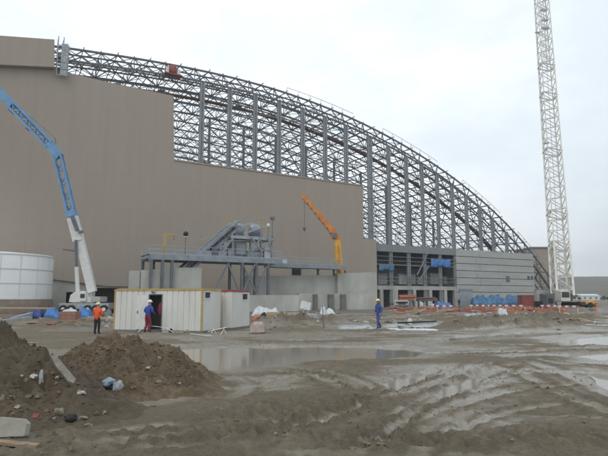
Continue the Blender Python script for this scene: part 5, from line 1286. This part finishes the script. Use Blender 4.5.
def bush(name, label, px, py, D, hpx, wpx, seed, group):
    p = P(px, py, D); p.z = gz(p.x, D); k = D / F; o = thing(name, label, 'tree', p, 0, group); rn = random.Random(seed); h, w = hpx * k, wpx * k / 2
    mb = MB(); mb.tube((0, 0, -.2), (0, 0, h * .6), w * .1, w * .05, 7)
    for i in range(5): a = rn.random() * 6.3; mb.tube((0, 0, h * (.25 + .06 * i)), (math.cos(a) * w * .6, math.sin(a) * w * .6, h * (.5 + .08 * i)), w * .05, w * .02, 5)
    mb.build('trunk', 'bark', o, False); mb = MB()
    cl_ = [(rn.gauss(0, .42) * w, rn.gauss(0, .42) * w, h * (.28 + .62 * rn.random()), (.18 + .22 * rn.random()) * w) for _ in range(16)]
    for x, y, z, r_ in cl_:
        for _ in range(55):
            d = Vector((rn.gauss(0, 1), rn.gauss(0, 1), rn.gauss(0, 1))).normalized() * r_ * rn.random() ** .4; c = Vector((x, y, z)) + d; s_ = w * .07 * (1 + rn.random())
            u, v = Vector((rn.gauss(0, 1), rn.gauss(0, 1), rn.gauss(0, 1))).normalized() * s_, Vector((rn.gauss(0, 1), rn.gauss(0, 1), rn.gauss(0, 1))).normalized() * s_
            mb.add([c - u, c + v * .6, c + u, c - v * .6], [(0, 1, 2, 3)])
    mb.build('crown', 'leaf', o, False)
for i, (x, h, w, D) in enumerate(((575, 6, 6, 300), (579.5, 4.5, 5, 290), (604, 4.5, 7, 300), (571, 4.5, 6, 320), (609, 6, 6, 280), (617, 5.5, 8, 300))):
    bush('bushy_tree', ('taller dark bushy tree between the crane foot and the white shed', 'low dark bush at the left end of the long white shed', 'low dark bush before the right end of the long white shed', 'low dark bush just right of the crane boom', 'dark bushy tree at the right picture edge', 'dark bush beyond the right picture edge')[i], x, 300, D, h, w, 70 + i, 'bushes below the far hill')
# far hill
mb = MB(); nx, ny = 130, 26; vs = []
for j in range(ny):
    for i in range(nx):
        a = R(-25 + 80 * i / (nx - 1)); v = j / (ny - 1); D = 420 + 900 * v; x, y = math.sin(a) * D, math.cos(a) * D
        h = 46 * (1 - (1 - v) ** 1.7) if v < .75 else 46 * (1 - .25 ** 1.7) * (1 - ((v - .75) / .25) ** 2)
        h *= .92 + .22 * float(fbm([math.degrees(a) * .11], [v * 1.2], 71, 3)[0]); h += 4 * float(fbm([x * .012], [y * .012], 72, 4)[0]) * min(1, v * 6)
        vs.append((x, y, gz(x, y) - 1.5 + (h - (gz(x, y)) * min(1, v * 3) if v > 0 else 0)))
mb.add(vs, [(j * nx + i, j * nx + i + 1, (j + 1) * nx + i + 1, (j + 1) * nx + i) for j in range(ny - 1) for i in range(nx - 1)], True)
o = mb.build('far_hill', 'green'); o['kind'] = 'structure'

# ------------------------------------------------------------------ foreground stones and litter
def stone(label, i, px, py, wpx, hpx, m, seed, rough=.3, rz=0, name='stone', group=None, depth=.8):
    p = on_mound(i, px, py) if i is not None else GP(px, py); k = p.y / F; w, h = wpx * k / 2, hpx * k / 2
    mb = MB(); mb.lump(p + Vector((0, w * .3, h * .4)), w, w * depth, h, seed, rough * 1.9, 2, rz, None, False); return mb.solo(name, m, label, 'stone', group)
p = on_mound(0, 64, 372)
mb = MB(); q = P(74.5, 383.5, p.y - .22); r0 = P(55, 359, p.y + .02); d = (q - r0); mid = (q + r0) / 2 + Vector((0, -.05, .02))
x = d.normalized(); n_ = Vector((.35, -.75, .6)); n_ = (n_ - x * n_.dot(x)).normalized(); s_ = x.cross(n_)
prof = [(-.5, -.5), (.42, -.62), (.5, .1), (.38, .55), (-.2, .6), (-.55, .25)]; L_ = d.length * 1.08; wd = .10
vs = [mid + x * (a * L_) + s_ * (b_ * wd) + n_ * .03 for a, b_ in prof] + [mid + x * (a * L_ * 1.03) + s_ * (b_ * wd * 1.05) - n_ * .05 for a, b_ in prof]
k = len(prof); mb.add(vs, [tuple(range(k)), tuple(range(2 * k - 1, k - 1, -1))] + [(i, k + i, k + (i + 1) % k, (i + 1) % k) for i in range(k)])
mb.solo('concrete_slab', 'stone', 'long broken grey slab lying down the slope of the dark earth heap', 'slab')
# large pale slab in the corner
mb = MB(); pr = [(-8, 437.5), (24, 436), (26.5, 424), (22, 419.5), (-2, 417.5), (-12, 420)]; DD = 7.75
vv = [P(x, y, DD + (437 - y) * .006) for x, y in pr]; k = len(vv)
mb.add([v + Vector((0, 0, .0)) for v in vv] + [v + Vector((.02, .09, -.01)) for v in vv], [tuple(range(k)), tuple(range(2 * k - 1, k - 1, -1))] + [(i, k + i, k + (i + 1) % k, (i + 1) % k) for i in range(k)])
mb.solo('concrete_slab', mat('pale_slab', (.31, .30, .255), .9, .15, 4, bump=.4, bscale=9), 'large pale concrete slab at the foot of the dark earth heap in the corner', 'slab')
for a in ((25, 382, 6, 5, 'stone', 'rounded whitish stone halfway up the dark earth heap'), (28, 398, 9, 5, 'tan_stone', 'flat tan stone below the rounded whitish stone'), (37.5, 398, 8, 4, 'tan_stone', 'long tan stone right of the flat tan one'),
          (58, 414, 10, 8, 'stone', 'grey block stone low on the dark earth heap beside a black bag'), (3, 400, 5, 7, 'stone', 'pale stone at the picture edge on the dark earth heap'), (59, 393, 9, 4, 'tan_stone', 'flat stone below the lower end of the long slab'),
          (40, 381, 5, 14, 'concrete', 'upright thin grey stone left of the long slab'), (82, 419, 10, 4, 'stone', 'pale flat stone right of the black bag'), (48, 412, 8, 5, 'tan_stone', 'brownish stone left of the grey block stone'), (35, 418, 9, 6, 'red_fade', 'reddish broken block low on the dark earth heap')):
    stone(a[5], 0, a[0], a[1], a[2], a[3], a[4], int(a[0]), .28, .3)
heapx = on_mound(0, 70, 418); k = heapx.y / F; mb = MB(); mb.lump(heapx, 6 * k, .1, 4 * k, 4, .3, 3); mb.solo('black_bag', 'black', 'small black plastic bag at the foot of the dark earth heap', 'bag')
# rag bundle between the heaps
p = on_mound(1, 114, 386); k = p.y / F
mb = MB(); mb.lump(p + Vector((-5 * k, -.05, 4 * k)), 6.5 * k, .14, 4 * k, 5, .35, 3); mb.solo('rag', M['tarp'] if False else mat('pale_blue_rag', (.30, .38, .48), .8, .3, 8), 'pale blue crumpled rag between the two earth heaps', 'rag')
mb = MB(); mb.lump(p + Vector((6 * k, -.1, 0)), 5.5 * k, .12, 5.5 * k, 6, .35, 3); mb.solo('rag', 'grey_plastic', 'light grey crumpled bag right of the pale blue rag', 'bag')
mb = MB(); mb.lump(p + Vector((0, -.06, -1 * k)), 3.5 * k, .10, 4.5 * k, 7, .3, 3); mb.solo('rag', 'black', 'black scrap of sheeting between the pale blue rag and grey bag', 'rag')
mb = MB(); mb.lump(p + Vector((-3 * k, -.12, -7 * k)), 3.5 * k, .08, 4 * k, 8, .3, 3); mb.solo('stone', 'stone', 'pale stone just below the pale blue rag', 'stone')
rn = random.Random(77)
for i in range(34):
    mi = 0 if i < 20 else 1
    px, py = (rn.uniform(2, 105), rn.uniform(372, 428)) if mi == 0 else (rn.uniform(105, 215), rn.uniform(345, 395))
    p = on_mound(mi, px, py); s_ = rn.uniform(.022, .065)
    mb = MB(); mb.lump((p.x, p.y, p.z + s_ * .3), s_, s_ * .8, s_ * .65, i + 200, .7, 2, rn.random() * 3, None, False)
    mb.solo('small_stone', ('stone', 'tan_stone', 'concrete', 'tan_stone')[i % 4], 'small loose stone on the slope of the dark earth heap' if mi == 0 else 'small loose stone on the slope of the brown conical heap', 'stone', 'small stones on the dark heap' if mi == 0 else 'small stones on the brown heap')
for i, (x, y, w, h) in enumerate(((368, 452, 8, 3), (353, 455, 9, 3), (381, 456, 9, 2.5))):
    stone(('pale pinkish stone in the mud at the bottom edge, rightmost but one', 'left pale stone in the mud at the bottom edge', 'right flat pale stone in the mud at the bottom edge')[i], None, x, y, w, h, 'tan_stone', 90 + i, .3)
plank('plank', 'wood', 'dark plank lying in the mud below the pale corner slab', 'plank', -10, 449, 38, 450, .12, .04, .03, .03)
for i in range(46):
    px, py = rn.uniform(120, 600), rn.uniform(350, 452); p = GP(px, py)
    if p.z < WATER + .04: continue
    s_ = rn.uniform(.012, .035); mb = MB(); mb.lump((p.x, p.y, p.z + s_ * .3), s_ * 1.2, s_, s_ * .6, 300 + i, .35, 2)
    mb.solo('mud_stone', 'tan_stone' if i % 3 else 'stone', 'small stone pressed into the rutted mud', 'stone', 'small stones in the rutted mud')
# bricks and scraps beside the cabin door
for i, (x, y, w, h) in enumerate(((170, 333, 5, 4), (176, 333.5, 7, 3.5), (165, 335, 6, 2), (186, 335.5, 5, 2))):
    heap('builders_scrap', ('dark_cloth', 'wood', 'card', 'stone')[i], ('dark bag lying on the ground right of the cabin doorway', 'brown scrap heap against the ribbed cabin front', 'flat cardboard scrap below the cabin doorway', 'pale scrap near the hose before the cabin')[i], 'scrap', x, y, w, h, 110 + i, .2)

# ------------------------------------------------------------------ air
hz_ = MB(); hz_.box(-900, 900, -60, 1450, -6, 110)
hm = bpy.data.materials.new('haze_air'); N, L = nodes(hm); N.remove(N['Principled BSDF'])
pv = N.new('ShaderNodeVolumePrincipled'); pv.inputs['Color'].default_value = (.86, .9, .95, 1); pv.inputs['Density'].default_value = .00058; pv.inputs['Anisotropy'].default_value = .2
L.new(pv.outputs[0], N['Material Output'].inputs['Volume'])
HAZE = True
if HAZE:
    o = hz_.build('haze', hm); o['kind'] = 'stuff'

# ------------------------------------------------------------------ camera, light, sky
cam = bpy.data.cameras.new('camera'); co = bpy.data.objects.new('camera', cam); COL.objects.link(co)
co.location = (0, 0, CAMH); co.rotation_euler = (math.pi / 2 + PITCH, 0, 0); cam.sensor_width = 36; cam.lens = 36 * F / 608
cam.clip_start = .1; cam.clip_end = 8000; S.camera = co

SUN_EL, SUN_ROT = 48, 200
sl = bpy.data.lights.new('sun', 'SUN'); so = bpy.data.objects.new('sun', sl); COL.objects.link(so)
sl.energy = .6; sl.angle = R(35); sl.color = (1, .97, .93)
az = R(SUN_ROT); d = Vector((math.sin(az) * math.cos(R(SUN_EL)), math.cos(az) * math.cos(R(SUN_EL)), math.sin(R(SUN_EL))))
so.rotation_euler = (-d).to_track_quat('-Z', 'Y').to_euler()

wd = bpy.data.worlds.new('World'); S.world = wd; wd.use_nodes = True; N, L = wd.node_tree.nodes, wd.node_tree.links
bg = N['Background']; bg.inputs['Strength'].default_value = .1
sk = N.new('ShaderNodeTexSky'); sk.sky_type = 'NISHITA'; sk.sun_disc = False; sk.sun_elevation = R(SUN_EL); sk.sun_rotation = R(SUN_ROT); sk.dust_density = 4
tc = N.new('ShaderNodeTexCoord'); mp = N.new('ShaderNodeMapping'); mp.inputs['Scale'].default_value = (1, 1, 2.2); mp.inputs['Location'].default_value = (.35, .1, .2)
n1 = N.new('ShaderNodeTexNoise'); n1.inputs['Scale'].default_value = 1.6; n1.inputs['Detail'].default_value = 7; n1.inputs['Roughness'].default_value = .55
L.new(tc.outputs['Generated'], mp.inputs[0]); L.new(mp.outputs[0], n1.inputs['Vector'])
rp = N.new('ShaderNodeValToRGB'); rp.color_ramp.elements[0].position = .40; rp.color_ramp.elements[1].position = .60
rp.color_ramp.elements[0].color = (.70, .77, .82, 1); rp.color_ramp.elements[1].color = (.92, .96, .985, 1)
L.new(n1.outputs['Fac'], rp.inputs[0])
dt = N.new('ShaderNodeVectorMath'); dt.operation = 'DOT_PRODUCT'; dt.inputs[1].default_value = Vector((.02, .88, .42)).normalized()
L.new(tc.outputs['Generated'], dt.inputs[0])
mr = N.new('ShaderNodeMapRange'); mr.inputs[1].default_value = .55; mr.inputs[2].default_value = .98; mr.inputs[3].default_value = 9.2; mr.inputs[4].default_value = 13.0; mr.interpolation_type = 'SMOOTHSTEP'
L.new(dt.outputs['Value'], mr.inputs[0])
sc_ = N.new('ShaderNodeVectorMath'); sc_.operation = 'SCALE'; L.new(rp.outputs[0], sc_.inputs[0]); L.new(mr.outputs[0], sc_.inputs['Scale'])
mx = N.new('ShaderNodeMix'); mx.data_type = 'RGBA'; mx.inputs[0].default_value = .93; L.new(sk.outputs[0], mx.inputs[6]); L.new(sc_.outputs[0], mx.inputs[7])
L.new(mx.outputs[2], bg.inputs['Color'])

S.view_settings.view_transform = 'Standard'; S.view_settings.look = 'None'; S.view_settings.exposure = .12; S.view_settings.gamma = 1; S.view_settings.use_curve_mapping = False
S.cycles.filter_width = 1.65; S.cycles.max_bounces = 6; S.cycles.volume_bounces = 0; S.cycles.use_denoising = True
